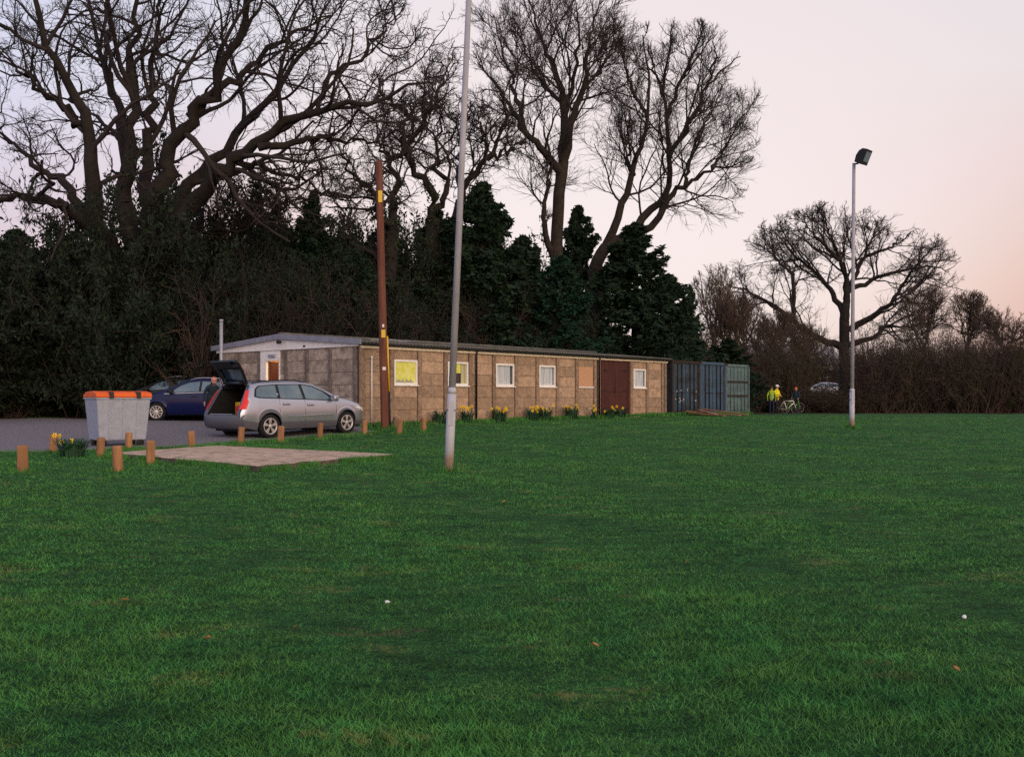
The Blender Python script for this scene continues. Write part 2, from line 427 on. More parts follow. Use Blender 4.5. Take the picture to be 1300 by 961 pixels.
# windows
for x0, x1, k in wins:
    w = empty('window', (0, 0, 0), 0, hut)
    if k == 'board':
        MB().box(x0+.01, x1-.01, -.012, .04, SILL+.03, HEAD).build('board', M['board'], w)
        MB().box(x0-.02, x1+.02, -.05, .04, SILL-.03, SILL+.02, .006).build('sill', M['white'], w); continue
    fr = MB(); t = .065
    fr.box(x0, x0+t, -.02, .05, SILL, HEAD); fr.box(x1-t, x1, -.02, .05, SILL, HEAD)
    fr.box(x0+t, x1-t, -.02, .05, HEAD-t, HEAD); fr.box(x0+t, x1-t, -.02, .05, SILL, SILL+t)
    fr.build('frame', M['white'], w)
    MB().box(x0-.03, x1+.03, -.07, .0, SILL-.045, SILL-.002, .008).build('sill', M['white'], w)
    if k == 'lit':
        MB().box(x0+t, x1-t, .03, .036, SILL+t, HEAD-t).build('pane', M['yellow_lit'], w)
        o = MB()
        for q in range(9): o.box(x0+t+.06+q*.085, x0+t+.12+q*.085, .012, .028, SILL+t, SILL+t+.05+.07*rp.random(), .008)
        o.build('sill_clutter', M['galv'], w)
    elif k == 'half':
        MB().box(x0+t, x1-t, .075, .081, SILL+t, HEAD-t).build('pane', M['glassdark'], w)
        MB().box(x0+t, x1-.32, .05, .056, SILL+.42, HEAD-t).build('blind', M['yellow_lit'], w)
        MB().box(x1-.31, x1-t, .045, .051, SILL+t, HEAD-t).build('curtain', M['curtain_y'], w)
    else:
        MB().box(x0+t, x1-t, .08, .086, SILL+t, HEAD-t).build('pane', M['glassdark'], w)
        cu = MB(); n = 26; vs = []
        cx0, cx1 = (x0+t+.06, x1-t-.10) if x0 < 8 else (x0+t, x1-t-.05)
        for q in range(n+1):
            xx = cx0+(cx1-cx0)*q/n+rp.uniform(-.005, .005); yy = .055+.02*math.sin(q*1.9)
            vs += [(xx, yy, SILL+t), (xx*.97+.03*(cx0+cx1)/2, yy, HEAD-t)]
        cu.add(vs, [(2*q, 2*q+2, 2*q+3, 2*q+1) for q in range(n)], True)
        cu.build('curtain', M['curtain'], w)
# brown double doors
bd = empty('door', (0, 0, 0), 0, hut); tag(bd, 'dark brown boarded double door')
fr = MB(); fr.box(12.73, 12.80, -.03, .06, 0, WH-.02); fr.box(14.65, 14.73, -.03, .06, 0, WH-.02); fr.box(12.80, 14.65, -.03, .06, WH-.10, WH-.02)
fr.build('door_frame', M['browndoor'], bd)
MB().box(12.80, 14.65, .03, .06, .02, WH-.1).build('backing', M['browndoor'], bd)
np_ = 12
for q in range(np_):
    a = 12.805+q*(1.84/np_); gap = .012 if q == 6 else .004
    MB().box(a+gap, a+1.84/np_-.003, -.002+rp.uniform(-.002, .002), .029, .03, WH-.105).build('plank', M['browndoor'], bd)
MB().box(12.82, 14.63, -.018, -.006, .30, .40).build('rail', M['browndoor'], bd)
MB().box(12.82, 14.63, -.018, -.006, 1.04, 1.14).build('rail', M['browndoor'], bd)
for z in (.35, 1.09, 1.9):
    for xx in (12.86, 14.30): MB().box(xx, xx+.28, -.026, -.019, z-.02, z+.02).build('hinge', M['black'], bd)
MB().box(13.65, 13.69, -.045, -.019, .98, 1.2, .005).build('handle', M['black'], bd)
# white framed end door, standing open into a lit passage
ed = empty('door', (0, 0, 0), 0, hut); tag(ed, 'white framed end doorway standing open')
fr = MB(); fr.box(-.03, .06, 4.02, 4.07, 0, 2.02); fr.box(-.03, .06, 4.78, 5.10, 0, 2.36); fr.box(-.03, .06, 4.02, 4.78, 2.02, 2.36)
fr.build('door_frame', M['white'], ed)
MB().box(.15, .95, 4.79, 4.83, .02, 2.0).build('door_leaf', M['browndoor'], ed)
ro = MB()
ro.box(.15, 3.0, 3.4, 3.44, 0, 2.3); ro.box(.15, 3.0, 5.4, 5.44, 0, 2.3); ro.box(2.96, 3.0, 3.45, 5.39, 0, 2.3); ro.box(.15, 2.95, 3.45, 5.39, 2.26, 2.3); ro.box(.15, 2.95, 3.45, 5.39, 0, .03)
ro.build('passage_wall', M['ochre'], ed)
MB().box(.5, 1.9, 3.9, 4.9, 2.20, 2.255).build('ceiling_lamp', M['lampglow'], ed)
o = MB().box(-.09, -.031, 4.22, 4.60, 2.13, 2.24, .02); o.build('bulkhead_lamp', M['galv'], ed)
# eaves: fascia, gutter, downpipes
MB().box(-.02, LEN+.02, -.075, -.045, WH-.06, WH+.045).build('fascia_board', M['cream'], hut)
g = MB(); g.tube([(-.1, -.13, WH+.075), (LEN+.15, -.13, WH+.06)], .05, 8); g.build('gutter', M['black'], hut)
for xx in (5.20, 12.50):
    MB().tube([(xx, -.12, WH+.05), (xx, -.085, WH-.1), (xx, -.08, -.05)], .038, 8).build('downpipe', M['black'], hut)
o = MB().tube([(.42, -.075, 2.02), (.42, -.075, -.05)], .022, 8); o.lathe([(2.0, .03), (2.06, .035), (2.08, .0)], 'z', 10, (.42, -.075, 0)); o.build('vent_pipe', M['white'], hut)
# gable: white infill, grey barge boards
APY, APZ = 3.95, 2.90
MB().prism([(-.0, WH), (WID, WH), (WID, 2.46), (APY, APZ-.12), (0, 2.46)], -.06, .10, 'yz').build('gable_infill', M['white'], hut)
OH = .16
for (a, za), (b2, zb) in (((-.22, 2.585), (APY, APZ)), ((APY, APZ), (WID+.2, 2.62))):
    MB().prism([(a, za-.17), (b2, zb-.17), (b2, zb), (a, za)], -OH, -OH+.035, 'yz').build('barge_board', M['lead'], hut)
sf = MB()
sf.add([(-OH+.036, -.1, 2.45), (-.061, -.1, 2.45), (-.061, APY, APZ-.13), (-OH+.036, APY, APZ-.13), (-.061, WID+.1, 2.47), (-OH+.036, WID+.1, 2.47)],
       [(0, 1, 2, 3), (3, 2, 4, 5)]); sf.build('soffit', M['white'], hut)
# corrugated roof: one sheet per slope, sharing waves
for side in (0, 1):
    n = 480; y0, z0 = ((-.20, 2.475) if side == 0 else (WID+.18, 2.50)); rows = 2
    xx = np.linspace(-OH+.04, LEN+.22, n); wv = .018*np.sin(xx*2*math.pi/.15)
    V = []
    for t in (0, 1):
        V.append(np.stack([xx, np.full(n, y0+(APY-y0)*t), z0+(APZ-.05-z0)*t+wv+.02], -1))
    for t in (1, 0):
        V.append(np.stack([xx, np.full(n, y0+(APY-y0)*t), z0+(APZ-.05-z0)*t+wv+.008], -1))
    V = np.concatenate(V); i = np.arange(n-1)
    Q = np.concatenate([np.stack([i+a*n, i+1+a*n, i+1+((a+1) % 4)*n, i+((a+1) % 4)*n], -1) for a in range(4)])
    link('roof_sheet', np_mesh('roof_sheet', V, Q, True), M['roof'], hut)
MB().tube([(-OH+.06, APY, APZ-.01), (LEN+.2, APY, APZ-.01)], .07, 8).build('ridge_cap', M['roof'], hut)
# flue at the far end of the gable
fl = MB().tube([(-.5, 6.72, 0.0), (-.5, 6.72, 3.42)], .06, 12); fl.tube([(-.5, 6.72, 3.42), (-.5, 6.72, 3.5)], .072, 12); fl.build('flue_pipe', M['galv'], hut)
MB().box(-.495, .02, 6.70, 6.74, 2.0, 2.04).build('bracket', M['galv'], hut)
MB().box(-OH-.13, -OH-.002, 3.72, 3.86, 2.56, 2.68, .02).build('security_lamp', M['black'], hut)
MB().box(-.072, -.046, 2.6, 2.72, 2.42, 2.48, .01).build('vent', M['black'], hut)
MB().box(13.6, 17.7, -.55, -.02, -.16, -.02, .02).build('door_step', M['slab'], hut)
MB().box(.0, 13.55, -.02, .045, -.25, -.006).build('plinth', M['post'], hut)
rd = MB()
for q in range(4): rd.tube([(1+q*.5, .6+.3*q, 2.62+.03*q), (1.6+q*.55, .7+.3*q, 2.70), (2.3+q*.5, .75+.25*q, 2.64+.03*q)], .012, 5)
rd.build('loose_wire', M['galv'], hut)

# ------------------------------------------------------------------ shipping containers beside the hut
M['cblue1'] = mat('patched_blue_paint', (.042, .074, .115), .6, (.020, .030, .040), 1.6, 9, .3, 20, lo=.40, hi=.62)
M['cblue2'] = mat('blue_paint', (.048, .090, .155), .55, (.03, .05, .07), 1.8, 9, .25, 20, lo=.42, hi=.70)
M['cgreen'] = mat('green_grey_paint', (.105, .165, .175), .6, (.055, .08, .09), 2.0, 9, .25, 20, lo=.42, hi=.7)
M['rust'] = mat('rusty_steel', (.05, .030, .024), .9, (.016, .014, .016), 8, 7, .4)
M['flake'] = mat('bare_white_patch', (.42, .44, .46), .8)
def container(x0, m, label, style):
    c = empty('shipping_container', hp(x0, -.02, -.06 if style < 2 else -.10), HRZ); tag(c, label, 'container', 'shipping containers beside the hut')
    W, L, Ht = 2.42, 6.06, 2.52
    fr = MB()
    for xx in (0, W-.12): fr.box(xx, xx+.12, 0, .12, .08, Ht); fr.box(xx, xx+.12, L-.12, L, .08, Ht)
    fr.box(.12, W-.12, .0, .12, Ht-.12, Ht); fr.box(.12, W-.12, .0, .12, .08, .22)
    for xx in (0, W-.1): fr.box(xx, xx+.1, .12, L-.12, Ht-.10, Ht-.002); fr.box(xx, xx+.1, .12, L-.12, .08, .2)
    fr.build('frame', m if style != 0 else M['rust'], c)
    for xx in (-.005, W-.165):
        for yy in (-.005, L-.175):
            for z in (.0, Ht-.11): MB().box(xx, xx+.17, yy, yy+.18, z, z+.118, .01).build('corner_casting', M['rust'], c)
    # corrugated sides and roof
    n = 84; yy = np.linspace(.121, L-.121, n); wv = np.where((np.arange(n)//2) % 2 == 0, 0.0, .035)
    for s in (0, 1):
        xx = .03+wv if s == 0 else W-.03-wv
        V = np.concatenate([np.stack([xx, yy, np.full(n, .2)], -1), np.stack([xx, yy, np.full(n, Ht-.1)], -1)]); i = np.arange(n-1)
        link('side_wall', np_mesh('side_wall', V, np.stack([i, i+1, i+1+n, i+n], -1), False), m, c)
    MB().box(.1, W-.1, .12, L, Ht-.06, Ht-.03).build('roof', m, c); MB().box(.12, W-.12, L-.06, L-.02, .2, Ht-.1).build('end_wall', m, c)
    MB().box(.1, W-.1, .13, L-.06, .12, .17).build('floor', M['rust'], c)
    for dx in (0, 1):
        a = .135+dx*(W/2-.13); b2 = a+W/2-.145
        d = empty('door', (0, 0, 0), 0, c)
        lf = MB(); lf.box(a, b2, .06, .09, .225, Ht-.125)
        ribs = 2
        for q in range(ribs+1):                                     # raised flats between recessed grooves
            p0 = a+(b2-a)*q/(ribs+1)+.028; p1 = a+(b2-a)*(q+1)/(ribs+1)-.028
            lf.box(p0, p1, .028, .059, .27, Ht-.17, .008)
        lf.build('door_leaf', m, d)
        if style != 2:
            for q in (0.33, .67):
                xx = a+(b2-a)*q
                MB().tube([(xx, .0, .20), (xx, .0, Ht-.1)], .02, 8).build('locking_bar', M['rust'], d)
                MB().box(xx-.05, xx+.22, -.035, -.022, 1.05, 1.09).build('handle', M['rust'], d)
                for z in (.26, .9, 1.7, Ht-.2): MB().box(xx-.045, xx+.045, -.022, .027, z-.03, z+.03).build('bracket', M['rust'], d)
        else:
            for q in (.33, .67):
                xx = a+(b2-a)*q; MB().tube([(xx, .012, .2), (xx, .012, Ht-.1)], .018, 8).build('locking_bar', m, d)
            for z in (.98, 1.66): MB().box(a+.005, b2-.03, -.03, -.008, z-.045, z+.045, .006).build('strap', M['rust'], d)
        hx = a-.02 if dx == 0 else b2-.01
        for z in (.45, 1.0, 1.6, 2.1): MB().box(hx, hx+.03, -.0, .05, z-.07, z+.07).build('hinge', M['rust'], d)
    if style == 0:
        rr = random.Random(4)
        for q in range(13):
            x, z = rr.uniform(.2, 2.2), rr.choice([.6, .75, 1.1, 1.7, 1.95, 2.2])+rr.uniform(-.12, .12)
            pts = [(x+rr.uniform(.4, 1)*.06*math.cos(k), z+rr.uniform(.4, 1)*.05*math.sin(k)) for k in np.linspace(0, 6.28, 9)[:-1]]
            MB().prism(pts, .0245, .027).build('paint_patch', M['flake'], c)
    return c
container(18.14, M['cblue1'], 'dark patched blue shipping container next to the hut, paint flaking white', 0)
container(18.14+2.46, M['cblue2'], 'plain blue shipping container between the patched one and the green one', 1)
container(18.14+4.92, M['cgreen'], 'pale green grey shipping container with two dark straps across its doors', 2)
# tarp strip between hut and container
tp = MB(); vs = []
for i in range(12):
    z = .1+2.3*i/11; vs += [(17.78+.04*math.sin(i*1.7), .25+.03*math.cos(i*2.1), z), (18.06+.03*math.sin(i*2.3), .28+.04*math.sin(i), z)]
tp.add(vs, [(2*i, 2*i+1, 2*i+3, 2*i+2) for i in range(11)], True)
M['tarp'] = mat('tarpaulin', (.30, .31, .42), .7, (.06, .07, .14), 5, 5)
o = tp.build('tarpaulin', M['tarp'], None, H0, (0, 0, HRZ)); tag(o, 'crumpled blue and white tarpaulin between hut and container', 'tarpaulin')
# loose planks
for i, (xa, ya, xb, yb) in enumerate([(18.7, -.5, 17.6, -2.9), (19.2, -.5, 18.6, -3.1), (18.6, -.4, 20.3, -1.0), (19.6, -.5, 18.2, -2.2), (19.8, -.6, 19.5, -3.0)]):
    A, B = hp(xa, ya), hp(xb, yb); A.z = float(zt(A.x, A.y))+.10+.05*i; B.z = float(zt(B.x, B.y))+.03+.012*i
    d = B-A; o = MB().box(0, d.length, -.09, .09, -.02, .02, .004).build('plank', M['plank'])
    o.location = A; o.rotation_euler = (0, -math.asin(d.z/d.length), math.atan2(d.y, d.x))
    tag(o, 'loose weathered plank in the heap on the grass before the containers', 'plank', 'planks lying before the containers')

# ------------------------------------------------------------------ concrete slab in the grass
SL = [(-4.19, 16.4), (-2.34, 19.75), (-6.95, 23.3), (-8.25, 20.3)]
slab = empty('concrete_slab', (-5.5, 19.9, float(zt(-5.5, 19.9)))); tag(slab, 'broken rectangular concrete base sunk in the grass', 'concrete slab')
rs = random.Random(2)
ring = []
for i in range(4):
    a, b2 = np.array(SL[i]), np.array(SL[(i+1) % 4])
    for j in range(14): ring.append(a+(b2-a)*j/14+np.array([rs.uniform(-.012, .012), rs.uniform(-.012, .012)]))
me_top = MB(); n = len(ring); c0 = np.mean(ring, axis=0)
top = [(p[0]+5.5, p[1]-19.9, .085+rs.uniform(-.012, .006)) for p in ring]; bot = [(p[0]+5.5, p[1]-19.9, -.15) for p in ring]
inner = [(c0[0]+(p[0]-c0[0])*.9+5.5, c0[1]+(p[1]-c0[1])*.9-19.9, .10) for p in ring]
me_top.add(top+inner+[(c0[0]+5.5, c0[1]-19.9, .105)], [(i, (i+1) % n, n+(i+1) % n, n+i) for i in range(n)]+[(n+i, n+(i+1) % n, 2*n) for i in range(n)], True)
me_top.build('top_surface', M['slab'], slab)
MB().add(top+bot, [(i, n+i, n+(i+1) % n, (i+1) % n) for i in range(n)]).build('slab_edge', M['slabside'], slab)

# ------------------------------------------------------------------ timber bollards
BM = MB()
BM.lathe([(-.1, .084), (.37, .081), (.41, .078), (.425, .064), (.42, 0)], 'z', 12); bmesh_b = BM.mesh('post'); bmesh_b.materials.append(M['bollard'])
BO = MB(); BO.lathe([(-.1, .098), (.34, .095), (.38, .085), (.40, .04), (.37, 0)], 'z', 10); bmesh_o = BO.mesh('post'); bmesh_o.materials.append(M['bollard_old'])
rb = random.Random(9)
for px, d, sc, old, la in [
    (29, 15.9, 1, 0, 'orange timber post standing alone on the grass beyond the big daffodil clump'), (67, 21.6, .95, 0, 'timber post half behind the big daffodil clump near the bin'),
    (127, 20.3, .95, 0, 'timber post between the big daffodil clump and the bin'), (150, 16.3, 1.0, 0, 'timber post out on the grass in front of the bin, away from the slab'),
    (163.5, 22.6, .9, 0, 'timber post close against the wheels of the bin'), (191, 17.9, 1.0, 0, 'timber post at the corner of the concrete slab by the bin'),
    (243.5, 23.2, .95, 0, 'timber post on the gravel edge behind the slab, between bin and silver car'), (305.5, 24.4, .97, 0, 'timber post in front of the silver car rear bumper'),
    (356, 25.2, .98, 0, 'timber post in front of the silver car rear wheel'), (406, 26.4, 1.0, 0, 'timber post in front of the silver car doors, between its wheels'),
    (463, 28.3, .95, 0, 'timber post just past the silver car front bumper'), (502, 30.2, .85, 1, 'short rotten grey stump post behind an orange timber post near the telegraph pole'),
    (507, 28.4, 1.02, 0, 'timber post standing in front of the rotten grey stump'), (537.5, 29.0, .92, 0, 'last timber post of the row, on the grass before the yellow lit window')]:
    p = on_ground(px, d)
    o = link('timber_post', bmesh_o if old else bmesh_b, None)
    o.location = p; o.rotation_euler = (rb.uniform(-.07, .07), rb.uniform(-.07, .07), rb.uniform(0, 6)); o.scale = (rb.uniform(.9, 1.08), rb.uniform(.9, 1.08), sc)
    tag(o, la, 'post', 'short timber posts round the car park edge')

# ------------------------------------------------------------------ telegraph pole
tb = on_ground(489, 29.9); tele = empty('telegraph_pole', tb); tag(tele, 'brown wooden telegraph pole beside the hut corner', 'telegraph pole')
k = 29.9/F; top = Vector(((481-650)*k-tb.x, .0, CAMZ+(505-205)*k-tb.z))
def tp_at(z): return Vector((top.x*z/top.z, 0, z))
MB().tube([Vector((0, 0, -.2))]+[tp_at(top.z*i/8) for i in range(9)], [.135]+[.132-.030*i/8 for i in range(9)], 14).build('pole', M['wood'], tele)
M['yellow'] = mat('yellow_plastic', (.72, .42, .03), .5); M['yplate'] = mat('yellow_plate', (.75, .50, .06), .5)
def plate(z0, z1, m, nm, w=.10, ang=0):
    c = tp_at((z0+z1)/2); r = .13-.03*(z0/top.z)
    o = MB().box(-w, w, -r-.012, -r-.002, 0, z1-z0, .003).build(nm, m, tele, (c.x+.03, c.y, z0)); return o
zz = lambda y: CAMZ+(505-y)*k-tb.z
plate(zz(429), zz(419), M['yplate'], 'warning_plate', .06); plate(zz(258), zz(243), M['yplate'], 'warning_plate', .06); plate(zz(470), zz(466), M['white'], 'number_plate', .05)
plate(zz(416), zz(412), M['white'], 'number_plate', .03)
z0, z1 = zz(497), zz(427)
MB().tube([tp_at(z0)+Vector((.155, -.03, 0)), tp_at(z1)+Vector((.13, -.03, 0))], .026, 8).build('cable_guard', M['yellow'], tele)
MB().tube([Vector((.16, -.03, -.1)), tp_at(z0)+Vector((.155, -.03, -.002))], .022, 8).build('conduit', M['black'], tele)
MB().tube([tp_at(top.z-.05)+Vector((-.38, 0, .0)), tp_at(top.z-.05)+Vector((-.1, 0, 0))], .016, 6).build('bracket_arm', M['rust'], tele)
MB().lathe([(0, .03), (.05, .04), (.09, .025), (.10, 0)], 'z', 10, tp_at(top.z-.04)+Vector((-.36, 0, 0))).build('insulator', M['galv'], tele)
for z in (1.9, 2.3, 4.5, 5.2): MB().tube([tp_at(z)+Vector((-.12, -.05, 0)), tp_at(z)+Vector((-.22, -.08, .0))], .012, 6).build('step_bolt', M['rust'], tele)

# ------------------------------------------------------------------ floodlight columns
m, n, l, b = new_mat('column_paint'); M['column'] = m
tcx = n.new('ShaderNodeTexCoord'); nz = n.new('ShaderNodeTexNoise'); nz.inputs['Scale'].default_value = 5; nz.inputs['Detail'].default_value = 7
mp = n.new('ShaderNodeMapping'); mp.inputs['Scale'].default_value = (1, 1, .3); l.new(tcx.outputs['Object'], mp.inputs[0]); l.new(mp.outputs[0], nz.inputs['Vector'])
sp = n.new('ShaderNodeSeparateXYZ'); l.new(tcx.outputs['Object'], sp.inputs[0])
rr = n.new('ShaderNodeMapRange'); rr.inputs['From Min'].default_value = .42; rr.inputs['From Max'].default_value = .05; l.new(sp.outputs['Z'], rr.inputs['Value'])
ad = n.new('ShaderNodeMath'); ad.operation = 'MULTIPLY_ADD'; ad.inputs[1].default_value = .75; l.new(rr.outputs[0], ad.inputs[0]); l.new(nz.outputs[0], ad.inputs[2])
r2 = n.new('ShaderNodeMapRange'); r2.inputs['From Min'].default_value = .62; r2.inputs['From Max'].default_value = .95; l.new(ad.outputs[0], r2.inputs['Value'])
mx0 = n.new('ShaderNodeMix'); mx0.data_type = 'RGBA'; mx0.inputs['A'].default_value = (.40, .40, .45, 1); mx0.inputs['B'].default_value = (.52, .50, .54, 1); l.new(nz.outputs[0], mx0.inputs['Factor'])
mx = n.new('ShaderNodeMix'); mx.data_type = 'RGBA'; l.new(mx0.outputs['Result'], mx.inputs['A']); mx.inputs['B'].default_value = (.38, .26, .21, 1)
l.new(r2.outputs[0], mx.inputs['Factor']); l.new(mx.outputs['Result'], b.inputs['Base Color']); b.inputs['Roughness'].default_value = .55
M['lampglass'] = mat('lamp_glass', (.16, .20, .28), .12, spec=.6)
def flood_column(px, d, lean, base_r, mid_h, top_h, r_mid, r_top, label, lamp_rz, lamp_tilt):
    e = empty('floodlight_column', on_ground(px, d)); e.rotation_euler = (0, lean, 0); tag(e, label, 'floodlight')
    MB().tube([(0, 0, -.2), (0, 0, mid_h)], [base_r, base_r*.97], 20).build('base_column', M['column'], e)
    MB().tube([(0, 0, mid_h-.0), (0, 0, mid_h+.05), (0, 0, mid_h+.10)], [base_r*.99, base_r*.95, r_mid*1.02], 20).build('collar', M['column'], e)
    MB().tube([(0, 0, mid_h+.08), (0, 0, top_h*.5), (0, 0, top_h)], [r_mid, (r_mid+r_top)/2, r_top], 16).build('upper_column', M['purple_pole'], e)
    MB().box(-.045, .045, -base_r-.006, -base_r+.03, .75, 1.15, .004).build('access_door', M['column'], e)
    MB().tube([(0, 0, mid_h*.78), (0, 0, mid_h*.78+.035)], base_r*1.02, 20).build('strap', M['galv'], e)
    lp = empty('lamp_head', (0, 0, top_h), lamp_rz, e); lp.scale = (.8, .8, .8)
    MB().tube([(-.02, 0, -.04), (.17, 0, -.03)], .032, 8).build('arm', M['rust'], lp)
    prof = [(.12, .0), (.40, -.12), (.62, .40), (.44, .46), (.30, .40), (.18, .24)]
    MB().prism(prof, -.24, .24, 'xz').build('housing', M['black'], lp)
    a, b2 = Vector((.445, 0, -.02)), Vector((.59, 0, .325)); nn = Vector((b2.z-a.z, 0, -(b2.x-a.x))).normalized()*.006
    q = [a+nn+Vector((0, -.20, 0)), a+nn+Vector((0, .20, 0)), b2+nn+Vector((0, .20, 0)), b2+nn+Vector((0, -.20, 0))]
    MB().add(q+[p-nn*1.5 for p in q], [(0, 1, 2, 3), (4, 7, 6, 5), (0, 4, 5, 1), (2, 6, 7, 3), (1, 5, 6, 2), (0, 3, 7, 4)]).build('lens', M['lampglass'], lp)
    return e
flood_column(569.5, 16.05, math.radians(2.45), .074, 1.26, 9.6, .058, .042, 'tall grey floodlight column leaning over, its head out of sight', .5, 0)
flood_column(1081.5, 30.2, math.radians(.45), .078, 1.1, 8.03, .058, .048, 'grey floodlight column on the far grass, black lamp head on top', -.75, 0)

# ------------------------------------------------------------------ wheeled bin with orange lid
M['binbody'] = mat('grey_bin_plastic', (.37, .39, .47), .6, (.31, .325, .39), 7, 7, .3, 60); M['binlid'] = mat('orange_lid', (.82, .14, .02), .5, (.66, .10, .015), 4, 5)
bn = empty('wheeled_bin', on_ground(149, 23.6), math.radians(40)); bn.scale = (.9, .9, .93); tag(bn, 'big grey wheeled waste bin with a bright orange lid', 'waste bin')
# local x = width, y = depth (camera sees the -y long face and the -x side)
def taper(x0, x1, y0, y1, z0, X0, X1, Y0, Y1, z1): 
    return [(x0, y0, z0), (x1, y0, z0), (x1, y1, z0), (x0, y1, z0), (X0, Y0, z1), (X1, Y0, z1), (X1, Y1, z1), (X0, Y1, z1)]
BF = [(0, 3, 2, 1), (4, 5, 6, 7), (0, 1, 5, 4), (1, 2, 6, 5), (2, 3, 7, 6), (3, 0, 4, 7)]
bm_ = MB().add(taper(-.60, .60, -.44, .40, .16, -.69, .69, -.53, .50, 1.20), BF)
bo = bm_.build('body', M['binbody'], bn); md = bo.modifiers.new('b', 'BEVEL'); md.width = .04; md.segments = 3
MB().box(-.71, .71, -.555, .52, 1.19, 1.235, .015).build('rim', M['binbody'], bn)
for xx in (-.35, .0, .35): MB().add(taper(xx-.03, xx+.03, -.455, -.40, .22, xx-.03, xx+.03, -.54, -.49, 1.15), BF).build('rib', M['binbody'], bn)
ld = MB(); prof = [(-.56, 1.236), (-.57, 1.28), (-.50, 1.36), (-.2, 1.40), (.3, 1.38), (.52, 1.30), (.52, 1.236)]
ld.prism(prof, -.715, .715, 'yz'); lo_ = ld.build('lid', M['binlid'], bn); md = lo_.modifiers.new('b', 'BEVEL'); md.width = .02; md.segments = 2
for xx in (-.33, .36): MB().add(taper(xx-.055, xx+.055, -.595, -.40, 1.22, xx-.055, xx+.055, -.56, -.40, 1.385), BF).build('lid_strap', M['black'], bn)
for xx in (-.48, .48):
    for yy in (-.33, .30):
        w = MB(); w.lathe([(-.025, .0), (-.025, .085), (-.015, .10), (.015, .10), (.025, .085), (.025, 0)], 'y', 16, (xx, yy, .10)); w.box(xx-.03, xx+.03, yy-.04, yy-.027, .1, .2); w.box(xx-.03, xx+.03, yy+.027, yy+.04, .1, .2)
        w.build('caster', M['black'], bn)

# ------------------------------------------------------------------ daffodils
M['dleaf'] = mat('daffodil_leaf', (.035, .095, .045), .6, (.02, .06, .03), 8, 3); M['dflower'] = mat('daffodil_petal', (.85, .60, .02), .6); M['dcup'] = mat('daffodil_trumpet', (.80, .40, .01), .6)
def daffodil(p, w, h, nleaf, nfl, label, seed, group='daffodil clumps along the hut wall'):
    r = random.Random(seed); e = empty('daffodil_clump', p); tag(e, label, 'flowers', group)
    lf = MB()
    for i in range(nleaf):
        a = r.uniform(0, 6.28); q = r.uniform(0, 1)**.5*w; bx_, by_ = math.cos(a)*q*.5, math.sin(a)*q*.35
        hh = h*r.uniform(.5, 1.0); le = r.uniform(.15, .95)*hh; dx, dy = math.cos(a)*le, math.sin(a)*le; wd = .013
        px_, py_ = -math.sin(a)*wd, math.cos(a)*wd
        s = [(0, 0, -.03), (dx*.25, dy*.25, hh*.6), (dx*.7, dy*.7, hh*.95), (dx*1.2, dy*1.2, hh*.9*r.uniform(.8, 1.05))]
        vs = []
        for j, (x, y, z) in enumerate(s):
            f = (1, 1, .8, .1)[j]; vs += [(bx_+x-px_*f, by_+y-py_*f, z), (bx_+x+px_*f, by_+y+py_*f, z)]
        lf.add(vs, [(0, 1, 3, 2), (2, 3, 5, 4), (4, 5, 7, 6)])
    lf.build('leaves', M['dleaf'], e)
    for i in range(int(nfl*1.6)):
        a = r.uniform(0, 6.28); q = r.uniform(.2, 1)*w*.75; x, y = math.cos(a)*q, math.sin(a)*q*.5-.14; z = h*r.uniform(.65, 1.12)
        fo = MB(); face = Vector((r.uniform(-.5, .5), -1, r.uniform(-.2, .3))).normalized(); u = face.cross(Vector((0, 0, 1))).normalized(); v = u.cross(face)
        c = Vector((x, y, z)); R = .062
        for j in range(6):
            t = j*math.pi/3; d1 = u*math.cos(t)+v*math.sin(t); d0 = u*math.cos(t-.42)+v*math.sin(t-.42); d2 = u*math.cos(t+.42)+v*math.sin(t+.42)
            fo.add([c, c+d0*R*.62+face*.006, c+d1*R+face*.003, c+d2*R*.62+face*.006], [(0, 1, 2, 3)])
        f_ = fo.build('flower', M['dflower'], e)
        MB().tube([c+face*.002, c+face*.035], [.014, .021], 8, False).build('trumpet', M['dcup'], f_)
        MB().tube([c, c-face*.03+Vector((0, 0, .0)), Vector((x*.6, y*.6, 0))], .006, 5).build('stem', M['dleaf'], f_)
def front(t, off=.45):
    p = hp(t+1.3, -off); p.z = float(zt(p.x, p.y)); return p
seed = 1
for t, w, h, nl, nf, la in [(1.75, .45, .48, 90, 0, 'flowerless daffodil clump by the hut wall next to the yellow lit window'), (3.05, .35, .5, 70, 5, 'yellow daffodil clump below the half curtained window by the black downpipe'),
        (4.7, .45, .5, 110, 7, 'yellow daffodil clump between the black downpipe and the next curtained window'), (6.55, .4, .45, 90, 4, 'small yellow daffodil clump at the hut wall, touching the widest clump'),
        (7.25, .5, .5, 130, 6, 'widest yellow daffodil clump along the hut wall between two curtained windows'), (8.9, .45, .5, 110, 6, 'yellow daffodil clump at the hut wall just before the boarded window'),
        (10.3, .2, .5, 30, 3, 'thin daffodil clump of few stems below the boarded window'), (11.4, .4, .4, 80, 2, 'low daffodil clump at the corner of the brown double doors'), (12.2, .45, .42, 90, 2, 'low daffodil clump in front of the brown double doors')]:
    daffodil(front(t, .42), w, h, nl, nf, la, seed); seed += 1
daffodil(on_ground(92, 20.6), .5, .40, 170, 3, 'large daffodil clump with dark leaves beside the orange lidded bin', 31, None)

